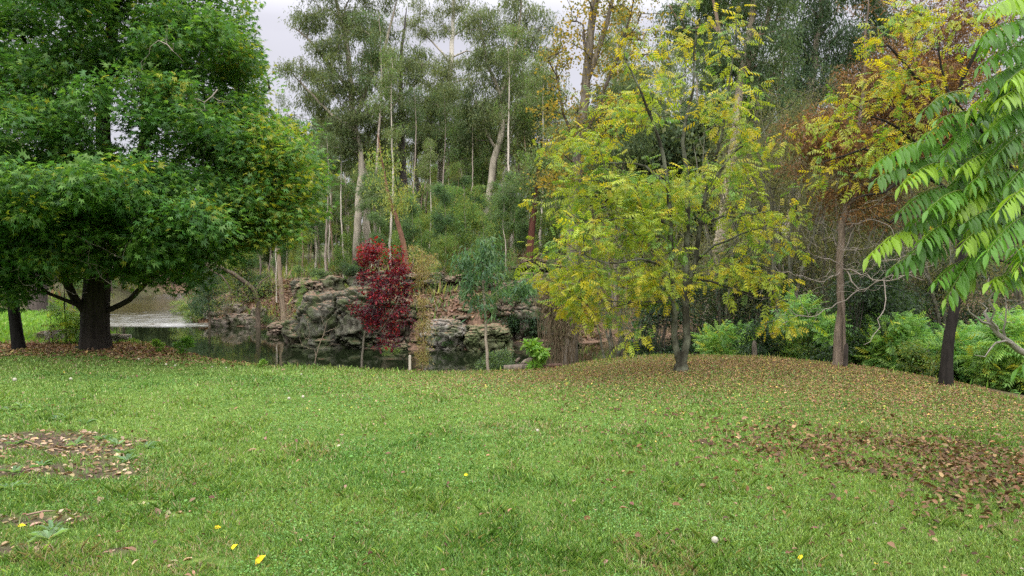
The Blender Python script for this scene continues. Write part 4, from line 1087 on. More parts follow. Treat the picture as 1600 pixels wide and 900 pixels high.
        for k in range(1, len(P)):
            t = k / (len(P) - 1)
            ll = r.uniform(.060, .094) * (0.70 + .55 * math.sin(math.pi * min(1, t * .8 + .15)))
            for sg in ((-1, 1) if k < len(P) - 1 else (0,)):
                d = norm(sd[k] * sg * r.uniform(.45, .75) + tn[k] * (.35 if sg else 1) + np.array([0, 0, -r.uniform(.3, 1.25)]))
                xw = norm(np.cross(d, upv[k] * .7 + sd[k] * sg * .9 + r.normal(0, .15, 3)))
                nz = np.cross(xw, d)
                w = ll * .175 * r.uniform(.9, 1.15)
                o = P[k] + d * .004
                droop = np.array([0, 0, -1.0])
                cen = [o + d * ll * q + droop * ll * .22 * q * q for q in segs]
                vs = []
                for q, c in enumerate(cen):
                    ww = w * prof[q]
                    vs += [c - xw * ww + nz * ww * .35, c, c + xw * ww + nz * ww * .35]
                vs = vs[:10]; vs[9] = cen[3]
                V.append(np.array(vs)); cc = bc * math.exp(r.normal(0, .10))
                T.append(np.repeat(cc[None], 10, 0))
                F4.append(off + np.array([(0, 1, 4, 3), (1, 2, 5, 4), (3, 4, 7, 6), (4, 5, 8, 7)]))
                F3.append(off + np.array([(6, 7, 9), (7, 8, 9)])); off += 10
    root = thing('tree_of_heaven', 'close green branches with long drooping feather-like leaves reaching in over the lawn', 'tree', tuple(base))
    obj('trunk', s.mesh('trunk', BARK, lambda p, rad: np.repeat(np.array([[0.045, 0.036, 0.030]]), len(p), 0), base), root)
    me = make_mesh('crown', np.concatenate(V) - base, [np.concatenate(F4), np.concatenate(F3)], LEAF_SHINY, np.concatenate(T), smooth=True)
    obj('crown', me, root)
    s2 = Skel(); 
    p = pl([(1760, 600, 4.9), (1640, 570, 4.8), (1600, 552, 4.7), (1570, 530, 4.65), (1552, 510, 4.6), (1540, 488, 4.6)])
    st = s2.add(p[0], -1, .03); s2.line(p, [.026, .024, .021, .018, .014, .009], .06, start=st, rng=r, wob=.006)
    for q in ([(1600, 552, 4.7), (1570, 535, 4.6), (1545, 548, 4.5), (1525, 560, 4.45)], [(1570, 530, 4.65), (1566, 500, 4.6), (1572, 470, 4.6)], [(1552, 510, 4.6), (1530, 495, 4.5), (1505, 478, 4.5)], [(1560, 520, 4.6), (1545, 460, 4.5), (1548, 430, 4.5)]):
        s2.line(pl(q), list(np.linspace(.009, .003, len(q))), .05, start=int(np.argmin(np.linalg.norm(np.array(s2.pos) - W(*q[0]), axis=1))), rng=r, wob=.01)
    s2.grow(blobs([(1560, 480, 4.6, 45, 40, .2, 14)], r, .02, .1), r, .1, .06, jit=.4); s2.finish(.0022)
    obj('bare_bough', s2.mesh('bare_bough', TWIG, flatcol((0.27, 0.24, 0.21)), base), root)
heaven_tree()

# ------------------------------------------------------------------ small kinds built once at the origin and copied
def local_tree(seed, name, cat, h, r0, crown, T, per, rc, size, cols, wt, n, lean=0.05, multi=1, barkc=(0.16, 0.13, 0.10), mode='leaves', L=.3, mind=.12, tip=.002, bf=.25, seg=.25, minf=.25, barkm=None, bare=0, droop=.4, leafm=None, step=.08, spread=.4, shell=.2, stem='stem', foliage='foliage', clump=11, wav=.012):
    """crown rows: cx, cy, cz, rx, ry, rz, share (in units of h)"""
    r = R(seed); s = Skel()
    root0 = s.add((0, 0, -.1), -1, r0)
    for k in range(multi):
        a = r.uniform(0, 6.28); e = lean * (1 if multi == 1 else r.uniform(1.5, 4))
        pts = [np.array([0, 0, -.1])] + [np.array([math.cos(a) * e * h * f ** 1.3 + r.normal(0, wav * h), math.sin(a) * e * h * f ** 1.3 + r.normal(0, wav * h), h * f]) for f in (.12, .3, .5, .7, .92)]
        rad = [r0, r0 * .9, r0 * .75, r0 * .58, r0 * .38, r0 * .1]
        s.line(pts, [x / (multi ** .3) for x in rad], max(.1, h / 25), start=root0, rng=r, wob=.002 * h)
    out = []
    tot = sum(c[-1] for c in crown)
    for cx, cy, cz, rx, ry, rz, sh in crown:
        m = max(2, int(n * sh / tot)); v = norm(r.normal(size=(m * 2, 3))); q = v * (r.uniform(shell, 1, (m * 2, 1)) ** .5) * (1 + .3 * vnoise(v * 2.5 + cx + seed, seed))[:, None]
        nc = max(4, int(m / clump)); cc = q[:nc] * 1.0
        q = cc[r.integers(0, nc, len(q))] + r.normal(0, 1, q.shape) * np.array([.17, .17, .10]) * r.uniform(.5, 1.2, (len(q), 1))
        q = (np.array([cx, cy, cz]) + q * np.array([rx, ry, rz])) * h
        q = q[q[:, 2] > 0.03 * h]
        keep, cell = [], set()
        for p in q:
            kk = tuple((p / mind).astype(int))
            if kk in cell: continue
            cell.add(kk); keep.append(p)
            if len(keep) >= m: break
        out += keep
    s.grow(np.array(out), r, bf, seg, minz=h * minf, jit=.12); s.finish(tip, 2.3)
    tp = np.array(s.pos)[s.tips]; d = tipdirs(s)
    if bare: k = r.random(len(tp)) > bare; tp, d = tp[k], d[k]
    if mode == 'leaves': P = [leaves(T, tp, d, per, rc, size, cols, wt, r, droop=droop, flat=.7, along=rc)]
    elif mode == 'strands': P = [strands(T, tp, per, L, step, rc, size, cols, wt, r, spread=spread)]
    else: P = []
    fn = barkc if callable(barkc) else flatcol(barkc)
    root = thing(name, 'x', cat, (0, 0, 0))
    obj(stem, s.mesh(stem, barkm or TWIG, fn, np.zeros(3), nside=(7, 5, 3)), root)
    if P:
        V, F, C = join(P)
        obj(foliage, make_mesh(foliage, V, F, leafm or (LEAF_FAR if mode == 'strands' else LEAF), C), root)
    root['_n'] = 0
    return root

def put(root, p, rot=0.0, sc=1.0, label=None, group=None):
    """the first time moves the prototype itself, later times copy it"""
    if root['_n'] == 0:
        root.location = tuple(p); root.rotation_euler = (0, 0, rot); root.scale = (sc,) * 3
        if label: root['label'] = label
        if group: root['group'] = group
        elif 'group' in root: del root['group']
        root['_n'] = 1
        return root
    c = dup(root, tuple(p), rot, sc, label, group)
    if not group and 'group' in c: del c['group']
    return c
PROTOS = []
def proto(*a, **k):
    p = local_tree(*a, **k); PROTOS.append(p); return p

S_BLU, S_GRN, S_YEL, S_DK = (0.115, 0.180, 0.090), (0.120, 0.210, 0.055), (0.23, 0.26, 0.055), (0.05, 0.09, 0.04)
NARROW = [(0, 0, .58, .11, .11, .36, 4), (.04, .03, .88, .06, .06, .12, 1), (-.05, .04, .34, .10, .09, .15, 1)]
sap = [proto(101, 'gum_sapling', 'sapling', 4.0, .025, NARROW, t_rhomb(.24), 8, .16, .11, (S_BLU, S_GRN, S_YEL), (4, 3, 1), 170, mode='strands', L=.3, step=.07, spread=.6),
       proto(102, 'gum_sapling', 'sapling', 5.0, .03, [(0, 0, .6, .13, .13, .32, 4), (.06, -.03, .9, .06, .06, .1, 1), (-.08, .05, .38, .1, .1, .12, 1)], t_rhomb(.24), 8, .18, .12, (S_GRN, S_BLU, S_YEL), (4, 2, 1.5), 190, mode='strands', L=.3, step=.08, spread=.7),
       proto(103, 'gum_sapling', 'sapling', 6.5, .04, [(0, 0, .65, .11, .11, .30, 4), (.05, .04, .9, .05, .05, .1, 1), (-.06, -.05, .45, .09, .09, .1, 1)], t_rhomb(.24), 9, .2, .13, (S_BLU, S_DK, S_GRN), (4, 1, 2), 220, mode='strands', L=.45, step=.09, spread=.45, barkc=(.24, .19, .15)),
       proto(104, 'wattle_sapling', 'sapling', 4.6, .035, [(0, 0, .6, .18, .17, .34, 4), (.12, 0, .78, .1, .1, .12, 1)], t_rhomb(.2), 11, .2, .10, (S_YEL, S_GRN), (3, 3), 190, mode='strands', L=.35, step=.07, spread=.7)]
pole = [proto(111, 'young_gum', 'tree', 11, .075, [(0, 0, .85, .07, .07, .12, 3), (.04, .03, .68, .06, .06, .08, 1.2), (-.05, -.02, .55, .05, .05, .05, .6)], t_rhomb(.26), 14, .28, .14, (E_OLV, E_GRY, S_GRN), (2, 3, 2), 130, mode='strands', L=.5, step=.1, spread=.45, barkc=(.20, .16, .13), minf=.4, mind=.2, tip=.004, barkm=BARK, lean=.03, stem='trunk', foliage='crown'),
        proto(112, 'young_gum', 'tree', 9, .06, [(0, 0, .8, .10, .10, .17, 3), (.06, 0, .6, .08, .07, .08, 1)], t_rhomb(.26), 14, .28, .14, (E_GRY, S_BLU, S_GRN), (2, 2, 2), 150, mode='strands', L=.5, step=.1, spread=.5, barkc=(.40, .35, .29), minf=.35, mind=.2, tip=.004, lean=.05, stem='trunk', foliage='crown', barkm=BARK_PALE),
        proto(113, 'young_gum', 'tree', 12, .085, [(0, 0, .82, .11, .10, .15, 3), (-.07, .04, .62, .09, .08, .09, 1.5), (.08, 0, .7, .07, .07, .07, 1)], t_rhomb(.26), 15, .32, .15, (E_OLV, E_DRK, E_GRY), (3, 2, 2), 210, mode='strands', L=.6, step=.1, spread=.4, barkc=(.13, .105, .09), minf=.35, mind=.22, tip=.004, barkm=BARK, lean=.04, stem='trunk', foliage='crown'),
        proto(114, 'thin_bare_tree', 'tree', 8, .05, [(0, 0, .65, .14, .14, .32, 3)], t_rhomb(.26), 3, .2, .1, (S_YEL, (0.16, .10, .05)), (2, 2), 190, mode='strands', L=.3, step=.1, spread=.8, barkc=(.16, .13, .115), minf=.3, mind=.15, tip=.0045, bare=.5, lean=.05, stem='trunk', foliage='crown')]
ROUND = [(0, 0, .5, .5, .5, .42, 4), (.3, .1, .4, .25, .25, .3, 1), (-.28, -.1, .42, .28, .28, .3, 1)]
bush = [proto(121, 'shrub', 'shrub', 1.5, .012, ROUND, t_rhomb(.4), 26, .12, .075, (S_DK, S_GRN, S_BLU), (4, 2, 1), 200, multi=5, minf=.05, mind=.09),
        proto(122, 'shrub', 'shrub', 1.8, .014, ROUND, t_oval(.5), 22, .14, .075, ((0.032, .065, .028), (0.055, .10, .035)), (3, 2), 230, multi=6, minf=.05, mind=.1),
        proto(123, 'shrub', 'shrub', 1.2, .010, ROUND, t_rhomb(.3), 24, .12, .08, (S_GRN, S_YEL, S_BLU), (3, 2, 1), 150, multi=5, minf=.05, mind=.09),
        proto(124, 'dry_shrub', 'shrub', 1.3, .010, ROUND, t_rhomb(.3), 5, .12, .06, ((0.20, .15, .10), (0.12, .12, .06)), (3, 2), 260, multi=8, minf=.04, mind=.07, barkc=(.20, .16, .13), tip=.0022)]
fern = proto(125, 'ash_seedling', 'shrub', 1.3, .012, [(0, 0, .55, .42, .42, .42, 3)], t_compound(5, .3, .11), 5, .12, .30, ((0.15, .29, .07), (0.23, .36, .07), (0.42, .43, .05)), (4, 3, .7), 75, multi=5, minf=.1, mind=.1, droop=.1)
fern2 = proto(126, 'ash_seedling', 'shrub', 1.7, .014, [(0, 0, .55, .34, .34, .42, 3), (.1, .1, .85, .15, .15, .15, 1)], t_compound(5, .3, .11), 5, .12, .32, ((0.14, .30, .08), (0.22, .38, .08), (0.40, .46, .07)), (4, 3, .4), 85, multi=5, minf=.1, mind=.1, droop=.1)
tallbush = [proto(131, 'tall_shrub', 'shrub', 3.4, .03, [(0, 0, .5, .36, .36, .42, 4), (.2, .1, .75, .2, .2, .2, 1), (-.2, 0, .3, .25, .25, .25, 1)], t_oval(.45), 26, .2, .085, ((0.022, .045, .022), (0.040, .075, .030), (.06, .10, .04)), (4, 3, 1), 300, multi=6, minf=.03, mind=.18, barkc=(.06, .05, .045)),
            proto(132, 'tall_shrub', 'shrub', 4.2, .035, [(0, 0, .55, .3, .3, .42, 4), (.15, .1, .8, .18, .18, .18, 1)], t_rhomb(.3), 26, .22, .10, ((0.045, .07, .035), (0.08, .10, .045), (.10, .09, .05)), (4, 3, 1), 300, multi=7, minf=.03, mind=.18, barkc=(.08, .07, .06))]
willow = [proto(141, 'bare_willow', 'tree', 6.0, .07, [(0, 0, .62, .34, .3, .36, 4), (.2, .1, .85, .2, .2, .16, 1)], t_rhomb(.2), 6, .16, .07, ((0.13, .14, .055), (0.20, .19, .07), (.10, .09, .05)), (4, 2, 2), 420, multi=5, minf=.15, mind=.15, tip=.0035, barkc=(.085, .078, .055), mode='strands', L=.3, step=.09, spread=.5, lean=.08, stem='trunk', foliage='crown', barkm=BARK_LICHEN),
          proto(142, 'bare_willow', 'tree', 7.5, .08, [(0, 0, .62, .26, .26, .36, 4), (-.2, .1, .8, .15, .15, .16, 1)], t_rhomb(.2), 5, .16, .07, ((0.13, .14, .055), (0.16, .15, .07), (.10, .09, .05)), (4, 2, 2), 420, multi=6, minf=.15, mind=.15, tip=.0035, barkc=(.07, .062, .045), mode='strands', L=.3, step=.09, spread=.5, lean=.07, stem='trunk', foliage='crown', barkm=BARK_LICHEN)]
fartree = [proto(151, 'distant_tree', 'tree', 11, .16, [(0, 0, .55, .28, .28, .40, 4), (.15, .1, .75, .16, .16, .18, 1), (-.16, 0, .45, .2, .2, .25, 1.2)], t_rhomb(.5), 26, .55, .26, (E_OLV, E_GRY, E_DRK), (2, 2, 4), 330, minf=.05, mind=.5, tip=.012, mode='strands', L=.8, step=.2, spread=.5, stem='trunk', foliage='crown', barkc=(.2, .17, .14), seg=.8),
           proto(152, 'distant_tree', 'tree', 14, .2, [(0, 0, .62, .18, .18, .34, 4), (.1, .1, .85, .1, .1, .12, 1), (-.1, 0, .35, .15, .15, .2, 1)], t_rhomb(.5), 26, .55, .26, (E_GRY, E_OLV, E_DRK), (3, 2, 2), 330, minf=.05, mind=.5, tip=.012, mode='strands', L=.9, step=.2, spread=.4, stem='trunk', foliage='crown', barkc=(.28, .24, .2), seg=.8)]

def zone(px):
    for lim, t in ((440, 'beyond the fallen branch'), (560, 'on the slope above the big grey boulder'), (650, 'on the slope behind the dark red tree'), (770, 'on the slope above the layered rocks'),
                   (890, 'on the slope next to the poplar'), (1100, 'in the woods behind the yellow ash'), (1300, 'in the woods behind the bare willows'), (2500, 'in the woods behind the rusty tree')):
        if px < lim: return t
def spread(n, x0, x1, y0, y1, sep, r, cond=None, taken=None):
    taken = [] if taken is None else taken
    out = []; tries = 0
    while len(out) < n and tries < n * 60:
        tries += 1
        px, Y = r.uniform(x0, x1), r.uniform(y0, y1)
        x = (px - 800) / FPX * Y
        if any((x - a) ** 2 + (Y - b) ** 2 < sep * sep for a, b in taken): continue
        if cond and not cond(x, Y): continue
        taken.append((x, Y)); out.append((px, x, Y))
    return out
def onfar(m):
    return lambda x, y: bool(far_side(np.array([x]), np.array([y]))[0]) and float(-sdist(WATER, np.array([x]), np.array([y]))[0]) > m
NAMES = {'gum_sapling': 'leafy young gum sapling', 'wattle_sapling': 'yellowish green feathery sapling', 'young_gum': 'thin young gum', 'thin_bare_tree': 'thin nearly leafless tree',
         'shrub': 'small green shrub', 'dry_shrub': 'dry brownish shrub', 'tall_shrub': 'tall dark leafy shrub', 'bare_willow': 'many-stemmed willow with fine olive twigs', 'distant_tree': 'distant olive-green tree', 'ash_seedling': 'bright green feather-leaved shrub'}
def plant(p, pos, r, px, sc=(.8, 1.2), where=None):
    k = p.name.split('.')[0]
    w = where or zone(px)
    return put(p, pos, r.uniform(0, 6.28), r.uniform(*sc), NAMES[k] + ' ' + w, NAMES[k] + 's ' + w)

def thicket():
    r = R(70)
    tk = []
    def go(spots, pool, wt, sc, where=None):
        for px, x, Y in spots:
            p = pool[r.choice(len(pool), p=np.array(wt) / sum(wt))]
            plant(p, (x, Y, gz(x, Y) - .03), r, px, sc, where)
    # saplings on the slope
    go(spread(58, 400, 900, 33, 46, 1.1, r, onfar(5.0), tk), sap + bush[:1] + bush[2:4] + pole[1:2], (3, 3, 2, 2, .8, .6, 1, 1.5), (.5, .9))
    go(spread(95, 330, 960, 42, 66, 1.6, r, onfar(6), tk), sap + pole + bush[2:3], (2, 2, 2, 1.2, 3, 4, 1.2, 4, 2), (.75, 1.1))
    go(spread(46, 380, 1000, 60, 90, 2.5, r, onfar(8), tk), pole + sap[2:3], (3, 2, 3, 1.5, 1), (.9, 1.25))
    # distant trees closing the view
    for i, (px, x, Y) in enumerate(spread(44, -350, 1900, 98, 118, 4.5, r, onfar(10), [])):
        plant(fartree[i % 2], (x, Y, gz(x, Y) - .1), r, px, (.45, .68) if 560 < px < 1200 else (.65, .9), 'on the skyline beyond the woods')
    # right side: beyond the poplar
    t2 = []
    go(spread(34, 900, 1900, 34, 60, 2.2, r, onfar(2), t2), pole + fartree[:1] + tallbush, (2, 1, 2, 2, 2, 2, 2), (.8, 1.1))
    go(spread(16, 880, 1750, 17.5, 24, 1.7, r, lambda x, y: float(sdist(WATER, np.array([x]), np.array([y]))[0]) < 0 and not bool(far_side(np.array([x]), np.array([y]))[0]), t2), tallbush, (2, 2), (.75, 1.1), 'in the dark thicket beyond the mound')
    go(spread(8, 1120, 1640, 15.5, 21, 1.6, r, None, t2), willow, (1, 1), (.85, 1.1), 'beyond the right edge of the mound')
    go(spread(24, 1180, 1850, 13.5, 17.5, 1.0, r, lambda x, y: x > 4.6, t2), tallbush[:1] + bush[1:2], (3, 2), (.5, .8), 'in the dark undergrowth behind the bright shrubs')
thicket()

# ------------------------------------------------------------------ rocks
def rock_material():
    m, n, l, out = new_mat('weathered_rock')
    tc = n.new('ShaderNodeTexCoord'); geo = n.new('ShaderNodeNewGeometry')
    at_ = n.new('ShaderNodeAttribute'); at_.attribute_name = 'tint'
    def noise(sc, det=6, rg=.65, src=geo.outputs['Position']):
        x = n.new('ShaderNodeTexNoise'); x.inputs['Scale'].default_value = sc; x.inputs['Detail'].default_value = det; x.inputs['Roughness'].default_value = rg
        l.new(src, x.inputs['Vector']); return x.outputs['Fac']
    def mr(f, a, b, c=0, d=1):
        x = n.new('ShaderNodeMapRange'); x.inputs['From Min'].default_value = a; x.inputs['From Max'].default_value = b; x.inputs['To Min'].default_value = c; x.inputs['To Max'].default_value = d
        l.new(f, x.inputs['Value']); return x.outputs[0]
    def mix(f, a, b):
        x = n.new('ShaderNodeMix'); x.data_type = 'RGBA'; l.new(f, x.inputs['Factor'])
        if isinstance(a, tuple): x.inputs['A'].default_value = (*a, 1)
        else: l.new(a, x.inputs['A'])
        if isinstance(b, tuple): x.inputs['B'].default_value = (*b, 1)
        else: l.new(b, x.inputs['B'])
        return x.outputs['Result']
    sc = n.new('ShaderNodeVectorMath'); sc.operation = 'SCALE'
    l.new(at_.outputs['Color'], sc.inputs[0]); l.new(mr(noise(3.5, 8, .75), .3, .7, .45, 1.5), sc.inputs['Scale'])
    c = mix(mr(noise(9, 6, .7), .52, .66, 0, .7), sc.outputs[0], (0.17, 0.18, 0.14))      # pale lichen
    c = mix(mr(noise(1.7, 6, .7), .46, .58, 0, .8), c, (0.055, 0.075, 0.025))             # moss
    sep = n.new('ShaderNodeSeparateXYZ'); l.new(geo.outputs['Normal'], sep.inputs[0])
    up = n.new('ShaderNodeMath'); up.operation = 'MULTIPLY'; l.new(mr(sep.outputs['Z'], .62, .85), up.inputs[0]); l.new(mr(noise(5), .42, .55), up.inputs[1])
    c = mix(up.outputs[0], c, (0.17, 0.105, 0.07))                                         # fallen leaves lying on ledges
    p = n.new('ShaderNodeBsdfPrincipled'); p.inputs['Roughness'].default_value = .9; p.inputs['Specular IOR Level'].default_value = .2
    l.new(c, p.inputs['Base Color'])
    b = n.new('ShaderNodeBump'); b.inputs['Strength'].default_value = 1.0; b.inputs['Distance'].default_value = .08
    l.new(noise(6, 10, .75), b.inputs['Height']); l.new(b.outputs[0], p.inputs['Normal'])
    l.new(p.outputs[0], out.inputs[0])
    return m
ROCK = rock_material()

def ico(sub):
    import bmesh
    bm = bmesh.new(); bmesh.ops.create_icosphere(bm, subdivisions=sub, radius=1)
    V = np.array([v.co[:] for v in bm.verts]); F = np.array([[v.index for v in f.verts] for f in bm.faces]); bm.free()
    return V, F
ICO6, ICO4, ICO3 = ico(6), ico(4), ico(3)

def worley(P, s):
    I = np.floor(P).astype(np.int64); f1 = np.full(len(P), 9.0); f2 = f1.copy(); cid = np.zeros(len(P))
    for a in (-1, 0, 1):
        for b in (-1, 0, 1):
            for c in (-1, 0, 1):
                J = I + np.array([a, b, c])
                o = np.stack([hash3(J[:, 0], J[:, 1], J[:, 2], s + q) for q in (1, 2, 3)], 1)
                d = np.linalg.norm(J + o - P, axis=1)
                v = hash3(J[:, 0], J[:, 1], J[:, 2], s + 4)
                n = d < f1
                f2 = np.where(n, f1, np.minimum(f2, d)); cid = np.where(n, v, cid); f1 = np.where(n, d, f1)
    return f1, f2, cid

def rock(name, label, c, size, seed, box=.55, rough=.22, strata=.0, col=(0.20, 0.18, 0.15), rot=0.0, ic=None, cat='rock', group=None, tiltx=0.0):
    V, F = ic or ICO6
    d = np.sign(V) * np.abs(V) ** box
    d = d / np.maximum(1e-6, (np.abs(d) ** 3.5).sum(1, keepdims=True) ** (1 / 3.5))
    s = np.array(size)
    P = d * s
    q = P * (1.0 / max(.25, s.mean())) * 1.15
    big = fbm(q * .9 + seed, 3, seed)
    rid = 1 - np.abs(fbm(q * np.array([2.2, 2.2, 3.2]) + seed * 2, 4, seed + 5)) * 3.2
    cr = np.clip(rid, 0, 1) ** 2.5
    # blocky joints: offset per cell
    w = P * (2.2 / max(.3, s.mean())) + fbm(q * 2, 2, seed + 9)[:, None] * .5
    I = np.floor(w * np.array([.8, .8, 1.4])).astype(np.int64)
    cellv = hash3(I[:, 0], I[:, 1], I[:, 2], seed)
    f1, f2, cid = worley(P * (1.9 / max(.3, s.mean())) * np.array([.8, .8, 1.3]) + fbm(q * 2.5, 3, seed + 9)[:, None] * .22, seed)
    cr = np.exp(-((f2 - f1) / .07) ** 2); cellv = cid
    g1, g2, cid2 = worley(P * (5.0 / max(.3, s.mean())) * np.array([.8, .8, 1.5]) + fbm(q * 5, 2, seed + 9)[:, None] * .15, seed + 3)
    k = 1 + rough * (big * .9 + (cellv - .5) * .75 - cr * .50 + (cid2 - .5) * .22 - .22 * np.exp(-((g2 - g1) / .08) ** 2)) + .10 * rough * fbm(q * 9, 3, seed)
    if strata:
        z = P[:, 2] / s[2] * 4.2 + fbm(q * 1.2, 2, seed + 4) * .9 + P[:, 0] * .25 / s[0]
        f = z - np.floor(z); lay = hash3(np.floor(z).astype(np.int64), I[:, 0] // 2, 0 * I[:, 0], seed + 2)
        kk = 1 + strata * ((lay - .5) * .9 - .45 * np.exp(-(np.minimum(f, 1 - f) / .07) ** 2))
        P = P * np.stack([k * kk, k * kk, 1 + (k - 1) * .6], 1)
    else:
        P = P * k[:, None]
    ca, sa = math.cos(rot), math.sin(rot)
    if tiltx:
        P[:, 2] += P[:, 0] * tiltx
    P = np.stack([P[:, 0] * ca - P[:, 1] * sa, P[:, 0] * sa + P[:, 1] * ca, P[:, 2]], 1)
    t = np.array(col)[None] * (1 - .55 * cr[:, None]) * (1 + .25 * (cellv[:, None] - .5)) * (1 + .2 * fbm(q * .7, 2, seed + 8)[:, None] * np.array([[1, .9, .7]]))
    o = obj(name, make_mesh(name, P, F, ROCK, np.clip(t, .01, 1), smooth=False), None, tuple(c))
    return tag(o, label, cat, group)

GREY, TAN, BRN = (0.085, 0.080, 0.062), (0.130, 0.098, 0.070), (0.075, 0.055, 0.040)
def pr(px0, px1, py0, py1, Y, depth):
    """centre and half sizes of a block that fills the picture box at distance Y"""
    c = W((px0 + px1) / 2, (py0 + py1) / 2, Y)
    return c, ((px1 - px0) / 2 * Y / FPX * 1.06, depth, (py1 - py0) / 2 * Y / FPX * 1.06)
RK = [
    (484, 562, 458, 560, 31.0, 1.7, .62, .22, 0, GREY, 'big rounded grey boulder spotted with lichen at the left end of the outcrop'),
    (535, 600, 452, 556, 30.4, 1.4, .6, .3, .1, GREY, 'mossy grey boulder just behind the stem of the dark red tree'),
    (555, 625, 425, 470, 33.2, 1.4, .5, .25, .2, GREY, 'flat-topped grey rock behind the top of the dark red tree'),
    (590, 655, 470, 556, 30.5, 1.3, .55, .35, .25, BRN, 'cracked brown rock in shade right of the dark red leaves'),
    (628, 700, 428, 478, 33.0, 1.5, .45, .25, .3, GREY, 'upper grey block at the foot of the slanting brown stem'),
    (690, 722, 432, 476, 33.4, 1.2, .42, .28, .35, TAN, 'upright tan block in the top row of the outcrop'),
    (716, 772, 428, 482, 33.2, 1.5, .42, .28, .3, BRN, 'dark brown layered block in the top row of the outcrop'),
    (640, 712, 474, 512, 31.6, 1.3, .5, .3, .5, TAN, 'tan ledge of thin tilted layers in the middle of the outcrop'),
    (700, 768, 476, 520, 31.6, 1.3, .5, .34, .55, TAN, 'crumbling tan ledge of small broken layers above the mossy rock'),
    (668, 732, 498, 560, 29.9, 1.2, .5, .25, .15, (0.24, 0.22, 0.19), 'pale flat-faced rock at the waterline beside the feathery dry stem'),
    (728, 800, 510, 560, 29.4, 1.2, .6, .3, .1, (0.13, 0.14, 0.07), 'low mossy green rock at the waterline'),
    (772, 812, 470, 550, 31.0, 1.2, .5, .35, .3, BRN, 'shaded rock face behind the pale sapling trunk'),
    (800, 872, 462, 550, 31.6, 1.5, .5, .35, .3, (0.13, 0.11, 0.085), 'dark fractured rock face next to the tall poplar'),
    (762, 838, 440, 478, 33.6, 1.4, .5, .35, .45, TAN, 'tilted reddish slab on the slope above the dark rock face'),
    (812, 880, 405, 452, 36.5, 1.6, .5, .4, .5, BRN, 'reddish brown ledge high on the slope beside the scorched stem'),
    (465, 512, 440, 486, 33.4, 1.2, .5, .3, .3, (0.20, 0.15, 0.12), 'brown stepped rock on the slope left of the big grey boulder'),
    (418, 470, 505, 535, 36.5, .9, .6, .35, .2, (0.17, 0.13, 0.10), 'low brown rock at the waterline below the leaf-strewn bank'),
    (455, 500, 520, 556, 32.4, .9, .6, .35, .1, (0.13, 0.12, 0.09), 'mossy stone at the waterline left of the big grey boulder'),
    (600, 640, 536, 560, 29.3, .6, .6, .35, .1, (0.15, 0.15, 0.10), 'low stone at the waterline under the dark red tree'),
]
for i, (a, b, c_, d_, Y, dep, box, rg, st, col, lab) in enumerate(RK):
    c, s3 = pr(a, b, c_, d_, Y, dep)
    rock('rock', lab, c, s3, 200 + i, box, rg, st, col, rot=(i * 37 % 11 - 5) * .06)
BANK = [(345, 505, 41.2, .55, .3, 'pale stone at the waterline below the fallen branch'), (372, 498, 41.6, .7, .4, 'grey stone half in the water below the fallen branch'), (392, 508, 41.0, .5, .35, 'squat pale stone at the foot of the arching branch'),
        (365, 478, 43.5, .6, .4, 'brown stone among the debris above the waterline'), (330, 488, 43.0, .6, .3, 'flat stone on the low spit beside the riffle'), (405, 480, 42.6, .5, .35, 'grey stone beside the thin bare trunk on the leafy bank')]
for i, (px, py, Y, a, b, lab) in enumerate(BANK):
    g = on_ground(px, Y); rock('stone', lab, g + [0, 0, b * .3], (a, a * .8, b), 240 + i, .6, .35, .1, (0.24, 0.20, 0.165), rot=i, ic=ICO4)
for i, (px, Y, a, b, lab) in enumerate([(92, 17.0, .30, .17, 'pale boulder by the rusty fern left of the thick trunk'), (70, 17.4, .2, .12, 'small grey stone behind the rusty fern'), (172, 16.6, .26, .13, 'pale stone touching the thick trunk on its water side'),
                                        (183, 16.9, .22, .11, 'long pale stone at the water edge near the thick trunk'), (196, 17.3, .16, .08, 'small flat pale stone nearest the pool by the thick trunk'), (127, 15.1, .14, .06, 'small dark stone in the leaf litter at the thick trunk'),
                                        (105, 30.5, .45, .2, 'grey rock on the far strip of grass behind the thin sticks'), (62, 31.5, .5, .3, 'dark rock at the foot of the left bank'), (18, 31.0, .7, .4, 'grey rock at the foot of the left bank, at the picture edge'), (124, 29.5, .35, .16, 'brown rock where the far grass meets the river')]):
    g = on_ground(px, Y); rock('stone', lab, g + [0, 0, b * .35], (a, a * .7, b), 260 + i, .65, .3, .0, (0.30, 0.27, 0.23) if i in (0, 2, 3, 4) else (0.15, 0.13, 0.11), rot=i * 1.3, ic=ICO4)

# ------------------------------------------------------------------ single plants one can point at
def one(p, px, Y, label, sc=1.0, rot=None, dz=0.0):
    g = on_ground(px, Y)
    return put(p, (g[0], g[1], g[2] - .03 + dz), px * .37 if rot is None else rot, sc, label)

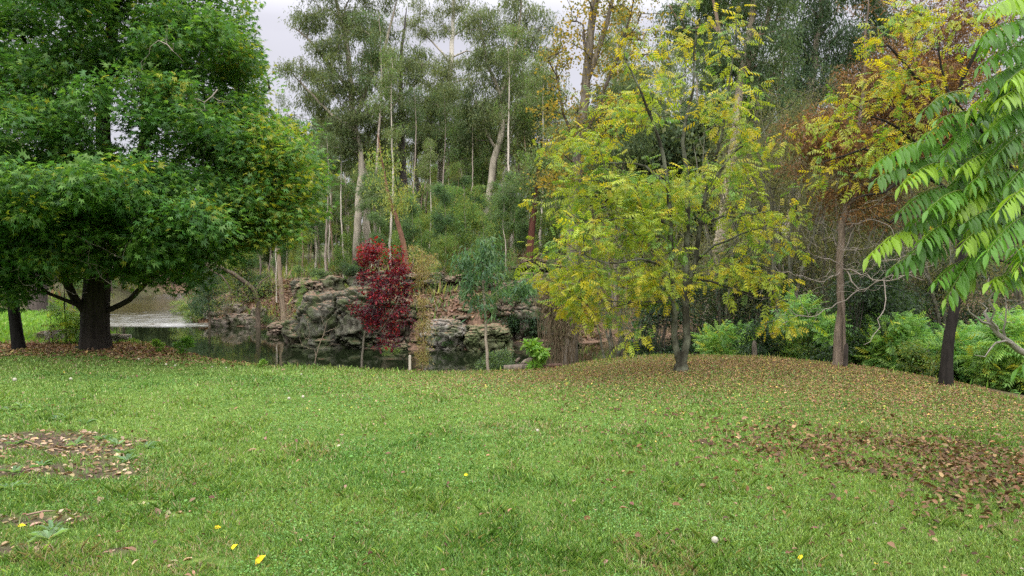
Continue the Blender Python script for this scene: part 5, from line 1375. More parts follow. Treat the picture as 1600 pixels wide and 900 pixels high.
def stem_tree(seed, name, cat, label, line, rad, spec, T, per, rc, size, cols, wt, barkc, mode='leaves', L=.3, mind=.06, barkm=None, seg=.15, leafm=None, tip=.0018, bare=0, droop=.5, minz=None, spread=.4, step=.06, stem='trunk', foliage='crown'):
    r = R(seed); s = Skel(); Y = line[0][2]
    base = on_ground(line[0][0], Y)
    s.line([base - [0, 0, .08]] + pl(line[1:]), rad, .12, rng=r, wob=.004)
    if spec:
        A = blobs(spec, r, mind, .2); s.grow(A, r, .25, seg, jit=.12, minz=minz)
    s.finish(tip)
    parts = []
    if spec and T is not None:
        tp = np.array(s.pos)[s.tips]; d = tipdirs(s)
        if bare: k = r.random(len(tp)) > bare; tp, d = tp[k], d[k]
        parts = [leaves(T, tp, d, per, rc, size, cols, wt, r, droop=droop, flat=.7, along=rc) if mode == 'leaves' else strands(T, tp, per, L, step, rc, size, cols, wt, r, spread=spread)]
    fn = barkc if callable(barkc) else flatcol(barkc)
    return build_tree(name, label, cat, base, s, parts, barkm or TWIG, fn, leafm=leafm, flare=.1, trunk=stem, crown=foliage, nside=(8, 6, 3))

stem_tree(301, 'gum_sapling', 'sapling', 'slim sapling with a pale straight stem and blue-green hanging leaves on the lawn edge', [(763, 575, 14.0), (760, 530, 14), (757, 470, 14), (754, 430, 14), (757, 385, 14)], [.030, .027, .024, .018, .006],
          [(755, 405, 14, 34, 24, .5, 26), (733, 440, 14, 22, 28, .4, 16), (790, 438, 14, 30, 18, .4, 18), (757, 470, 14, 18, 12, .3, 5), (722, 395, 14, 10, 14, .2, 4), (820, 440, 14, 16, 14, .2, 6), (760, 375, 14, 14, 10, .2, 5)],
          t_rhomb(.2), 7, .07, .13, ((0.095, .18, .085), (0.14, .23, .09), (0.06, .12, .06)), (4, 3, 2), (0.26, 0.22, 0.17), mode='strands', L=.28, step=.07, spread=.4)
stem_tree(302, 'feathery_shrub', 'shrub', 'wispy straw-brown feathery plant between the pale stake and the slim pale sapling', [(660, 575, 13.8), (661, 540, 13.8), (662, 480, 13.8), (660, 420, 13.8), (660, 385, 13.8)], [.010, .009, .008, .005, .002],
          [(660, 430, 13.8, 13, 50, .2, 50), (662, 500, 13.8, 8, 45, .15, 34), (660, 555, 13.8, 6, 18, .12, 20), (645, 400, 13.8, 6, 20, .15, 8), (674, 400, 13.8, 6, 20, .15, 8)],
          t_rhomb(.2), 8, .05, .05, ((0.30, .24, .10), (0.26, .28, .10), (0.22, .15, .08)), (3, 2, 2), (0.28, 0.20, 0.12), mode='strands', L=.14, step=.04, spread=.6, mind=.03, tip=.0014)
stem_tree(303, 'bare_sapling', 'sapling', 'crooked bare grey twiggy stem hanging over the pool left of the dark red tree', [(488, 566, 14), (497, 545, 14), (505, 525, 14), (512, 500, 14)], [.010, .009, .007, .003],
          [(505, 520, 14, 30, 34, .3, 40), (470, 530, 14, 16, 24, .2, 14)], None, 0, 0, 0, None, None, (0.24, 0.19, 0.14), mind=.04)
stem_tree(304, 'dead_tree', 'tree', 'slanting red-brown dead stem standing on the rocks behind the dark red tree', [(637, 432, 33), (633, 395, 33), (622, 350, 33), (608, 310, 33), (600, 270, 33), (590, 210, 33)], [.14, .12, .10, .08, .05, .02],
          [(600, 260, 33, 30, 40, .8, 20), (620, 300, 33, 25, 30, .8, 14)], t_rhomb(.3), 12, .35, .12, (S_YEL, S_GRN), (3, 2), (0.16, 0.085, 0.055), mode='strands', L=.5, step=.1, mind=.2, barkm=BARK, seg=.4, tip=.006)
stem_tree(305, 'scorched_tree', 'tree', 'dark red-brown scorched trunk leaning on the shaded slope beside the poplar', [(822, 438, 36), (828, 400, 36), (832, 350, 36), (838, 300, 36), (842, 240, 36)], [.20, .17, .15, .12, .05],
          [(842, 270, 36, 30, 50, 1, 50)], t_rhomb(.28), 16, .4, .15, (E_OLV, E_DRK, S_GRN), (3, 2, 2), (0.085, 0.035, 0.025), mode='strands', L=.6, step=.1, mind=.25, barkm=BARK, seg=.5, tip=.006)
stem_tree(306, 'young_gum', 'tree', 'thin pale brown trunk on the red leaf-strewn bank with light foliage high up', [(444, 494, 41), (440, 460, 41), (436, 410, 41), (432, 340, 41), (428, 270, 41), (425, 200, 41)], [.16, .13, .11, .09, .06, .02],
          [(425, 250, 41, 40, 60, 1.4, 60), (440, 350, 41, 26, 30, 1, 24), (450, 300, 41, 30, 30, 1, 24)], t_rhomb(.3), 16, .4, .14, (S_YEL, S_GRN, E_OLV), (3, 3, 2), (0.22, 0.17, 0.12), mode='strands', L=.5, step=.1, mind=.25, seg=.5, tip=.006, barkm=BARK)
stem_tree(307, 'young_pine', 'tree', 'small conical blue-green sapling on the low spit beside the riffle', [(327, 500, 40.2), (326, 460, 40.2), (325, 420, 40.2), (325, 385, 40.2)], [.07, .06, .04, .01],
          [(325, 470, 40.2, 28, 20, .8, 70), (325, 440, 40.2, 22, 20, .7, 60), (325, 408, 40.2, 14, 22, .5, 40)], t_rhomb(.22), 14, .22, .12, ((0.05, .10, .06), (0.09, .14, .08)), (3, 2), (0.14, 0.11, 0.08), mode='strands', L=.25, step=.07, mind=.12, tip=.003)
def fallen_branch():
    r = R(308); s = Skel(); Y = 39
    base = on_ground(402, 40.0)
    s.line([base + [0, 0, -.2]] + pl([(403, 478, 40), (398, 456, 39.8), (372, 432, 39.3), (345, 418, 38.8), (318, 412, 38.3), (292, 425, 38), (262, 437, 37.6)]), [.15, .13, .12, .10, .09, .07, .05, .03], .3, rng=r, wob=.03)
    s.line(pl([(318, 412, 38.3), (345, 430, 38.4), (358, 450, 38.6), (366, 478, 39)]), [.06, .045, .03, .015], .3, rng=r, wob=.04)
    s.line(pl([(398, 456, 39.8), (408, 440, 40), (420, 430, 40.2)]), [.06, .04, .02], .3, rng=r, wob=.03)
    s.line(pl([(345, 418, 38.8), (330, 400, 38.6), (310, 392, 38.4)]), [.05, .03, .015], .3, rng=r, wob=.03)
    s.grow(blobs([(370, 450, 39, 55, 32, 1.2, 80), (310, 400, 38.5, 45, 26, 1.2, 60), (420, 440, 40, 25, 28, 1, 30)], r, .25, .1), r, .15, .3, jit=.35)
    s.finish(.006)
    T = np.array(s.pos)[s.tips]; T = T[r.random(len(T)) < .45]
    build_tree('fallen_branch', 'dark arching fallen branch with bare twigs bending over the pool edge', 'branch', base, s, [strands(t_rhomb(.3), T, 8, .3, .09, .25, .12, (S_YEL, S_GRN, (0.16, .13, .05)), (3, 1, 2), r, spread=.7)],
               BARK, flatcol((0.10, 0.078, 0.058)), trunk='limb', crown='leaves')
fallen_branch()
# stringy vines and dead stems hanging round the poplar base
def vine_curtain():
    r = R(309); s = Skel()
    base = on_ground(866, 17.0)
    for k in range(80):
        x = 868 + r.normal(0, 15) if k < 60 else 893 + r.normal(0, 9); Yk = 17.2 + r.normal(0, .25); y0 = r.uniform(425, 475)
        g = on_ground(x + r.normal(0, 3), Yk)
        st = s.add(g, -1, .011)
        s.line([g, W(x + r.normal(0, 2), 535, Yk), W(x + r.normal(0, 3), 490, Yk), W(x + r.normal(0, 6), y0, Yk)], [.007, .007, .006, .003], .18, start=st, rng=r, wob=.03)
    s.rad = list(s.rad)
    root = thing('vine_curtain', 'dense curtain of dry brown hanging vines against the foot of the tall poplar', 'vines', tuple(base))
    obj('stems', s.mesh('stems', TWIG, lambda p, rd: np.array([0.13, 0.098, 0.062])[None] * (1 + .5 * fbm(p * 6, 2, 3)[:, None]), base, nside=(6, 5, 4)), root)
    q = blobs([(868, 450, 17.1, 26, 30, .4, 120), (880, 490, 17.1, 22, 40, .4, 60)], r, .06, .2)
    V, F, T = strands(t_rhomb(.2), q, 10, .4, .07, .08, .07, ((0.17, .13, .08), (0.11, .11, .05)), (3, 1), r, spread=.3)
    obj('dry_leaves', make_mesh('dry_leaves', V - base, F, LEAF_DRY, T), root)
vine_curtain()
weed = proto(127, 'weed', 'plant', .6, .006, [(0, 0, .5, .4, .4, .45, 3)], t_oval(.6), 12, .05, .075, ((0.13, .26, .035), (0.20, .33, .05)), (3, 2), 60, multi=4, minf=.1, mind=.04, droop=.2, tip=.0015)
one(weed, 837, 13.4, 'bright lime green leafy plant standing beside the little log pile', 1.05)
one(weed, 845, 13.5, 'shorter lime green plant crowding behind the bright one at the log pile', .7)
one(weed, 288, 15.0, 'rounded bright green bush on the lawn edge in front of the pool', .72)
one(weed, 410, 13.6, 'low pale green weed spreading at the lawn edge below the leafy bank', .3)
one(weed, 245, 15.2, 'loose yellow-green seedling at the water between the thick trunk and the rounded bush', .5)
one(fern, 118, 16.2, 'loose green feather-leaved sapling just left of the thick trunk', .75)
one(fern, 140, 17.6, 'green feather-leaved shrub peeping past the left side of the thick trunk', .5)
one(bush[3], 76, 16.0, 'rust-brown dead fern beside the pale boulder', .42)
one(bush[0], 780, 14.6, 'grey-green shrub at the foot of the slim pale sapling', .5)
one(bush[2], 805, 14.8, 'low fuzzy green shrub between the slim sapling and the log pile', .38)
one(bush[2], 610, 28.6, 'grassy green tuft at the waterline under the dark red tree', .5)
one(bush[0], 700, 29.0, 'dark shrub growing at the foot of the pale flat-faced rock', .5)
one(bush[2], 760, 30.8, 'mid green shrub clinging to the mossy rock', .7)
one(bush[0], 790, 31.0, 'shrub on the rocks right behind the slim pale sapling', 1.0)
one(bush[1], 825, 30.6, 'dark hanging shrub on the shaded rock face', 1.2)
one(bush[0], 852, 31.0, 'dark shrub at the right end of the rocks near the poplar', 1.3)
one(bush[3], 470, 34.5, 'grey twiggy shrub on the slope left of the big grey boulder', 1.4)
one(bush[3], 448, 37.5, 'straw-coloured shrub at the waterline below the red leafy bank', .9)
one(bush[3], 350, 42.5, 'straw-coloured tangle by the young conical sapling', 1.1)
one(bush[2], 300, 42.0, 'pale green bush on the spit at the end of the riffle', .8)
one(bush[2], 285, 46.0, 'pale green bush farther up the riffle bank', 1.0)
one(bush[1], 390, 45.0, 'dark green bush behind the fallen branch', 1.3)
one(sap[2], 385, 45.5, 'slim dark sapling behind the arch of the fallen branch', .7)
one(bush[0], 420, 40.5, 'low green bush at the waterline under the thin pale brown trunk', .5)
for px, Y, sc in ((85, 17, .85), (58, 35, 1.1)):
    pass
def stick(seed, px, Y, top, r0, label, sides=0):
    stem_tree(seed, 'bare_sapling', 'sapling', label, [(px, 0, Y), (px - 2, (top + 540) / 2, Y), (px - 3, top, Y)], [r0, r0 * .8, r0 * .3], [(px - 3, top + 25, Y, 14, 30, .2, 14)], t_oval(.5), 3, .06, .07, (S_GRN, S_YEL), (2, 1), (0.06, .05, .04), mind=.05)
stick(311, 103, 16.2, 425, .018, 'thin dark upright sapling left of the thick trunk, taller of two')
stick(312, 82, 16.0, 495, .012, 'short thin dark stick left of the thick trunk')
stick(313, 10, 20.0, 505, .012, 'dark weed stalk standing on the far strip of grass')

# trees on the left bank beyond the river bend
def bend():
    r = R(76)
    for i in range(46):
        px, Y = r.uniform(40, 400), r.uniform(43, 66)
        x = (px - 800) / FPX * Y
        if sdist(WATER, np.array([x]), np.array([Y]))[0] > -.7: continue
        plant((bush + sap + [willow[0]])[(i * 5) % 9], (x, Y, gz(x, Y) - .05), r, px, (.7, 1.15), 'round the river bend far upstream')
bend()
def rock_fill():
    r = R(74)
    places = []
    for i in range(44):
        px, py = r.uniform(470, 880), r.uniform(436, 552)
        Y = 34.6 - (py - 430) / 125 * 5.0
        w = r.uniform(16, 38)
        c, s3 = pr(px - w, px + w, py - w * .5, py + w * .55, Y, .6)
        lab = ('small broken rock wedged among the ' + ('layered ledges' if 600 < px < 780 else ('shaded rocks near the poplar' if px >= 780 else 'grey boulders')) + (' low on the rock face' if py > 500 else ' high on the rock face'))
        rock('rock', lab, c, s3, 400 + i, .55, .35, .3, (GREY, TAN, BRN, BRN, (0.10, .10, .06))[i % 5], rot=i, ic=ICO4, group=lab.replace('small broken rock', 'small broken rocks'))
    for i in range(74):
        px, py = r.uniform(465, 885), r.uniform(425, 545)
        Y = 34.0 - (py - 430) / 125 * 4.6
        p = (bush[0], bush[2], bush[3], bush[1], sap[0])[i % 5]
        c = W(px, py, Y)
        lab = 'small shrub rooted in a crack of the rocks ' + ('near the dark red tree' if px < 650 else ('left of the slim pale sapling' if px < 765 else 'next to the tall poplar'))
        put(p, (c[0], c[1], c[2] - .15), r.uniform(0, 6), r.uniform(.3, .65), lab, lab.replace('shrub', 'shrubs'))
rock_fill()

def slender():
    r = R(75)
    for k, (px, Y) in enumerate(((432, 44), (448, 52), (470, 46), (492, 50), (508, 43), (522, 56), (536, 47), (586, 45), (600, 54), (612, 42), (645, 44), (660, 50), (672, 41), (690, 47), (712, 43), (724, 54), (738, 46), (752, 56), (798, 43), (812, 50), (826, 45), (846, 41), (858, 52), (872, 46), (884, 56), (945, 48), (975, 44), (1000, 52), (1025, 46), (1110, 50), (1190, 44), (1215, 38), (1290, 40), (1330, 44), (462, 60), (485, 64), (515, 61), (545, 66), (580, 62), (622, 60), (655, 64), (680, 68), (700, 61), (730, 66), (765, 62), (790, 67), (835, 61), (880, 65))):
        plant(slim[k % 3], tuple(on_ground(px, Y)), r, px, (.5, .72) if 635 < px < 745 or px < 480 else (.7, 1.1))
slim = [proto(161, 'slender_gum', 'tree', 13, .085, [(0, 0, .88, .07, .07, .11, 3), (.05, .02, .74, .05, .05, .06, 1), (-.04, .02, .62, .04, .04, .05, .5)], t_rhomb(.26), 12, .26, .14, (E_OLV, E_GRY, S_GRN), (2, 3, 2), 100, mode='strands', L=.5, step=.1, spread=.45, barkc=(.44, .39, .33), minf=.55, mind=.2, tip=.004, lean=.02, wav=.004, stem='trunk', foliage='crown', barkm=BARK_PALE),
        proto(162, 'slender_gum', 'tree', 15, .095, [(0, 0, .88, .06, .06, .12, 3), (-.05, .02, .72, .05, .05, .06, 1)], t_rhomb(.26), 12, .26, .14, (E_GRY, E_OLV, S_BLU), (2, 3, 2), 95, mode='strands', L=.5, step=.1, spread=.45, barkc=(.30, .25, .21), minf=.55, mind=.2, tip=.004, lean=.03, wav=.004, stem='trunk', foliage='crown', barkm=BARK),
        proto(163, 'slender_gum', 'tree', 11, .07, [(.02, 0, .86, .06, .06, .12, 3), (.05, .05, .6, .04, .04, .06, 1)], t_rhomb(.26), 12, .26, .14, (S_GRN, E_OLV, S_YEL), (2, 3, 1), 80, mode='strands', L=.5, step=.1, spread=.45, barkc=(.24, .17, .12), minf=.5, mind=.2, tip=.004, lean=.05, stem='trunk', foliage='crown', barkm=BARK)]
def wall():
    r = R(77)
    for i, (px, x, Y) in enumerate(spread(60, 560, 1240, 72, 100, 2.6, r, onfar(8), [])):
        plant((pole + slim)[(0, 1, 4, 2, 5, 3, 6)[i % 7]], (x, Y, gz(x, Y) - .1), r, px, (.75, 1.1))
    for i, (px, x, Y) in enumerate(spread(26, 930, 1420, 36, 52, 2.0, r, onfar(2), [])):
        plant((pole + willow + slim)[i % 9], (x, Y, gz(x, Y) - .1), r, px, (.9, 1.2))
    for i, (px, Y) in enumerate(((1128, 17.5), (1165, 19), (1205, 17), (1245, 18.5), (1185, 21), (1275, 20), (1150, 23), (1230, 22.5), (1020, 20), (960, 21.5), (985, 24), (1340, 19.5), (1390, 18), (1440, 20))):
        plant(willow[i % 2], tuple(on_ground(px, Y)), r, px, (.75, 1.05), 'beyond the right edge of the mound')
NAMES['slender_gum'] = 'slender straight gum with a bare trunk'
slender()
wall()

def left_bank():
    r = R(72)
    s = [( 57, 33, 1.0, 'trunk', 0)]
    stem_tree(321, 'bank_tree', 'tree', 'dark trunk on the left bank seen under the low green boughs', [(57, 488, 33), (58, 450, 33), (62, 400, 33), (66, 330, 33), (70, 260, 33)], [.45, .36, .32, .26, .1], [(60, 320, 33, 90, 60, 2.5, 130)],
              t_rhomb(.4), 20, .5, .18, (S_GRN, E_OLV, S_DK), (2, 2, 2), (0.085, .07, .06), mode='strands', L=.6, step=.14, mind=.35, barkm=BARK, seg=.6, tip=.008)
    for i, (px, Y) in enumerate(((10, 36), (110, 38), (90, 44), (140, 48), (40, 50), (-60, 40), (175, 58), (-120, 34))):
        p = (pole + sap)[(i * 3) % 8]
        plant(p, tuple(on_ground(px, Y)), r, px, (.8, 1.1), 'on the left bank beyond the far grass')
    for i in range(14):
        px, Y = r.uniform(-120, 150), r.uniform(31, 44)
        plant(bush[(0, 3, 2, 3)[i % 4]], tuple(on_ground(px, Y)), r, px, (.5, 1.0), 'on the left bank beyond the far grass')
    for i in range(26):
        px, Y = r.uniform(170, 420), r.uniform(60, 92)
        x = (px - 800) / FPX * Y
        if sdist(WATER, np.array([x]), np.array([Y]))[0] > -1.0: continue
        plant((bush + sap + fartree + pole)[i % 14 % len(bush + sap + fartree)], (x, Y, gz(x, Y) - .05), r, px, (.8, 1.2), 'round the river bend far upstream')
    for i, (px, Y) in enumerate(((120, 78), (30, 84), (200, 92), (-80, 80), (270, 90), (-200, 70), (330, 84), (380, 70), (420, 78))):
        plant(fartree[i % 2], tuple(on_ground(px, Y)), r, px, (.8, 1.1), 'round the river bend far upstream')
left_bank()

def right_shrubs():
    r = R(73)
    zones = ((1110, 'beside the stringy red-brown trunk'), (1300, 'between the red-brown and the peeling trunks'), (1470, 'between the peeling trunk and the golden ash'), (1900, 'right of the golden ash trunk'))
    spots = []
    for px, Y0, n in ((1125, 15.0, 3), (1165, 14.8, 4), (1215, 14.6, 4), (1255, 14.2, 5), (1300, 13.8, 5), (1345, 13.2, 5), (1390, 12.6, 6), (1430, 12.3, 6), (1470, 12, 6), (1510, 11.5, 6), (1550, 11.0, 6), (1590, 10.4, 6), (1640, 10, 5), (1700, 9.5, 4), (1760, 9, 3)):
        for k in range(n):
            spots.append((px + r.normal(0, 16), Y0 + r.uniform(-.2, 2.4)))
    for i, (px, Y) in enumerate(spots):
        x = (px - 800) / FPX * Y
        if sdist(LAWN, np.array([x]), np.array([Y]))[0] > -.35: continue
        if px < 1330 and i % 3 == 0: continue
        w = [b for a, b in zones if px < a + 60][0] if px < 1900 else zones[-1][1]
        p = (fern, fern2, fern, bush[2], fern2, fern, fern2)[i % 7]
        plant(p, (x, Y, gz(x, Y) - .03), r, px, (.5, .75) if px < 1250 else (.5, .82), w)
right_shrubs()

# ------------------------------------------------------------------ stake, logs
def box_round(sx, sy, sz, seed, col, name, mat, n=10, taper=0.0):
    V, F = ICO4
    d = np.sign(V) * np.abs(V) ** .28; d /= np.maximum(1e-6, np.abs(d).max(1, keepdims=True)) * .5 + .5 * (np.abs(d) ** 6).sum(1, keepdims=True) ** (1 / 6)
    P = d * np.array([sx, sy, sz]) * (1 + .03 * fbm(V * 4 + seed, 2, seed))[:, None]
    return make_mesh(name, P, F, mat, np.repeat(np.array([col]), len(P), 0), smooth=False)
g = on_ground(640, 13.3)
o = obj('stake', box_round(.022, .022, .19, 3, (0.34, 0.30, 0.24), 'stake', BARK_PALE), None, (g[0], g[1], g[2] + .10))
tag(o, 'short pale wooden stake standing upright on the lawn edge', 'stake')
def log(seed, p0, p1, r0, r1, label, col, branches=0):
    r = R(seed); s = Skel(); p0, p1 = np.array(p0), np.array(p1)
    s.add(p0, -1, r0); s.line([p0, p0 * .66 + p1 * .34 + r.normal(0, r0 * .2, 3), p0 * .33 + p1 * .67 + r.normal(0, r0 * .2, 3), p1], [r0, r0, (r0 + r1) / 2, r1], .06, start=0)
    o = obj('log', s.mesh('log', BARK, lambda p, rd: np.array(col)[None] * (1 + .4 * fbm(p * 9, 2, seed)[:, None]), p0), None, tuple(p0))
    tag(o, label, 'log')
def G(px, Y, h):
    q = on_ground(px, Y); return q + np.array([0, 0, h])
log(1, G(787, 13.3, .05), G(838, 13.3, .06), .055, .05, 'long grey log lying flat on the lawn edge in front of the pile', (0.13, .105, .085))
log(2, G(806, 13.5, .06), G(833, 13.7, .22), .05, .06, 'pale-barked log propped up at a slant on the pile', (0.22, .18, .14))
log(3, G(798, 13.6, .10), G(822, 13.4, .14), .035, .02, 'thin dark log lying across the pile', (0.07, .055, .045))
log(4, G(848, 13.4, .04), G(880, 13.5, .04), .045, .04, 'dark red-brown log lying right of the lime green plant', (0.11, .065, .05))
log(5, G(806, 13.4, .16), G(812, 13.5, .24), .03, .03, 'short broken stub sticking up from the pile', (0.09, .07, .055))
g = on_ground(1322, 11.8)
log(6, g - np.array([0, 0, .05]), g + np.array([.02, 0, .38]), .035, .03, 'short dark post beside the peeling reddish trunk', (0.05, .04, .035))
g = on_ground(1180, 13.6)
log(7, g - np.array([0, 0, .05]), g + np.array([.0, 0, .30]), .05, .04, 'short weathered stump on the crest of the mound among the shrubs', (0.12, .10, .08))
g = on_ground(972, 14.2)
log(8, g - np.array([0, 0, .05]), g + np.array([.0, 0, .22]), .018, .016, 'tiny dark peg at the back edge of the mound left of the yellow ash', (0.06, .05, .04))

# ------------------------------------------------------------------ grass, litter, flowers
def grass():
    r = R(81)
    def area(n, y0, y1, pw=2.0, wide=.76):
        u = r.random(n)
        k = 1 - pw
        Y = (y0 ** k + u * (y1 ** k - y0 ** k)) ** (1 / k)
        X = r.uniform(-1, 1, n) * (wide * Y + 1.2)
        return X, Y
    X, Y = area(520000, 2.7, 17.5, 1.55)
    dl = sdist(LAWN, X, Y)
    bare = bare_mask(X, Y); tb = np.exp(-(((X + 8.2) / 2.6) ** 2 + ((Y - 15.6) / 0.95) ** 2))
    keep = (dl > -.12) & (r.random(len(X)) > bare * .93) & (r.random(len(X)) > np.clip(tb * 1.8 - .4, 0, .97)) & (r.random(len(X)) > .75 * litter_mask(X, Y))
    X, Y, dl = X[keep], Y[keep], dl[keep]
    n = len(X)
    Z = ground_z(X, Y)
    p1, p2, p3 = fbm2(X, Y, .55, 4, 21), fbm2(X, Y, 1.9, 3, 22), fbm2(X, Y, 6.0, 2, 23)
    lush = np.clip(.5 + 1.1 * p1 + .6 * p2, 0, 1)
    yl = np.clip(.5 + 1.3 * fbm2(X, Y, .35, 3, 25) + .7 * fbm2(X, Y, 1.4, 3, 26), 0, 1)
    tall = sstep(.12, .5, fbm2(X, Y, 3.4, 3, 27)); h = (.016 + .013 * lush + .018 * tall + .008 * p3) * np.exp(r.normal(0, .32, n)) * (1 + .5 * (np.clip(-dl + .1, 0, .3) > .05))
    moundy = np.exp(-(((X - 3.0) / 3.6) ** 2 + ((Y - 11.8) / 3.0) ** 2))
    h = h * (1 - .35 * moundy)
    wdt = .0028 * np.maximum(1, Y / 4.0) * np.exp(r.normal(0, .2, n))
    a = r.uniform(0, 6.283, n)
    lean = r.uniform(.15, 1.1, n) * h
    dx, dy = np.cos(a), np.sin(a)
    sx, sy = -dy, dx
    O = np.stack([X, Y, Z - .004], 1)
    S = np.stack([sx, sy, 0 * sx], 1) * wdt[:, None]
    M = O + np.stack([dx * lean * .35, dy * lean * .35, h * .6], 1)
    Tp = O + np.stack([dx * lean, dy * lean, h], 1)
    V = np.stack([O - S, O + S, M + S * .7, Tp, M - S * .7], 1).reshape(-1, 3)
    F = np.arange(n)[:, None] * 5 + np.array([[0, 1, 2, 3, 4]])
    c1, c2, c3, c4 = np.array((0.085, 0.190, 0.036)), np.array((0.155, 0.27, 0.058)), np.array((0.24, 0.34, 0.09)), np.array((0.31, 0.27, 0.15))
    C = c1 * (1 - yl[:, None]) + c2 * yl[:, None]
    sel = r.random(n) < .10 + .30 * yl; C[sel] = c3
    sel = r.random(n) < .05 + .05 * (p3 > .2) + .30 * moundy; C[sel] = c4
    C = C * np.exp(r.normal(0, .2, (n, 1))) * (1 + .16 * fbm2(X, Y, .8, 3, 61)[:, None])
    dry = (fbm2(X, Y, 1.2, 4, 62) > .22) & (r.random(n) < .28); C[dry] = np.array((0.30, 0.27, 0.14)) * np.exp(r.normal(0, .2, (dry.sum(), 1)))
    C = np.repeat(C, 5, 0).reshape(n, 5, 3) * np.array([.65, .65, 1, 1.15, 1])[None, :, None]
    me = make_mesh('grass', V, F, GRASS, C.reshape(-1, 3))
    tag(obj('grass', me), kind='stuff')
    # clover and small broad leaves low in the turf
    X, Y = area(120000, 2.7, 12, 1.5)
    cl = fbm2(X, Y, .9, 3, 31) + .4 * fbm2(X, Y, 3.5, 2, 32)
    k = (cl > .02) & (sdist(LAWN, X, Y) > .1) & (r.random(len(X)) > bare_mask(X, Y)); X, Y = X[k], Y[k]; n = len(X)
    Z = ground_z(X, Y) + r.uniform(.008, .028, n)
    D = norm(np.stack([r.normal(size=n), r.normal(size=n), r.normal(0, .25, n)], 1)); N = norm(np.stack([r.normal(0, .35, n), r.normal(0, .35, n) - .15, np.ones(n)], 1))
    C = pick([(0.15, 0.28, .055), (0.11, 0.22, .045), (0.20, .32, .07)], (3, 3, 1.5), n, r, .15)
    V, F, T = scatter(t_oval(.8), np.stack([X, Y, Z], 1), D, N, .012 * np.exp(r.normal(0, .25, n)) * np.maximum(1, Y / 6), C)
    tag(obj('clover', make_mesh('clover', V, F, GRASS, T)), kind='stuff')
    # long grass and weeds along the lawn's outer edge and on the far strip
    P = []
    ed = np.array(LAWN[3:19]); 
    for i in range(len(ed) - 1):
        L = np.linalg.norm(ed[i + 1] - ed[i]); m = int(L * 300)
        t = r.random((m, 1)); P.append(ed[i] * (1 - t) + ed[i + 1] * t + r.normal(0, .16, (m, 2)))
    P = np.concatenate(P)
    m = 60000
    far = np.stack([r.uniform(-30, -8.5, m), r.uniform(16, 29.5, m)], 1)
    far = far[sdist(LAWN, far[:, 0], far[:, 1]) > -.3]
    def longgrass(P, h0, w0, name, cols, wt):
        n = len(P); Z = ground_z(P[:, 0], P[:, 1])
        D = norm(np.stack([r.normal(0, .35, n), r.normal(0, .35, n), np.ones(n)], 1)); N = norm(r.normal(size=(n, 3)))
        V, F, T = scatter(t_rhomb(w0), np.stack([P[:, 0], P[:, 1], Z - .01], 1), D, N, h0 * np.exp(r.normal(0, .35, n)), pick(cols, wt, n, r, .2))
        tag(obj(name, make_mesh(name, V, F, GRASS, T)), kind='stuff')
    longgrass(P, .05, .12, 'long_grass', [(0.12, .22, .035), (0.22, .28, .06), (0.30, .25, .10)], (4, 2, 1))
    longgrass(far, .07, .35, 'far_grass', [(0.15, .27, .035), (0.21, .33, .05)], (3, 2))
    # ground cover on the hillside and river banks
    m = 150000
    Q_ = np.stack([r.uniform(-62, 12, m), r.uniform(29, 88, m)], 1)
    dw = -sdist(WATER, Q_[:, 0], Q_[:, 1]); fs = far_side(Q_[:, 0], Q_[:, 1])
    lit = fbm2(Q_[:, 0], Q_[:, 1], .35, 3, 33)
    Q_ = Q_[(fs | (Q_[:, 0] < -16)) & (dw > .6) & ((dw > 6) & (lit > -.15) | (lit > .25))]
    longgrass(Q_, .35, .16, 'undergrowth', [S_GRN, S_YEL, E_GRY, (0.22, .16, .09)], (3, 2, 2, 1.5))
grass()

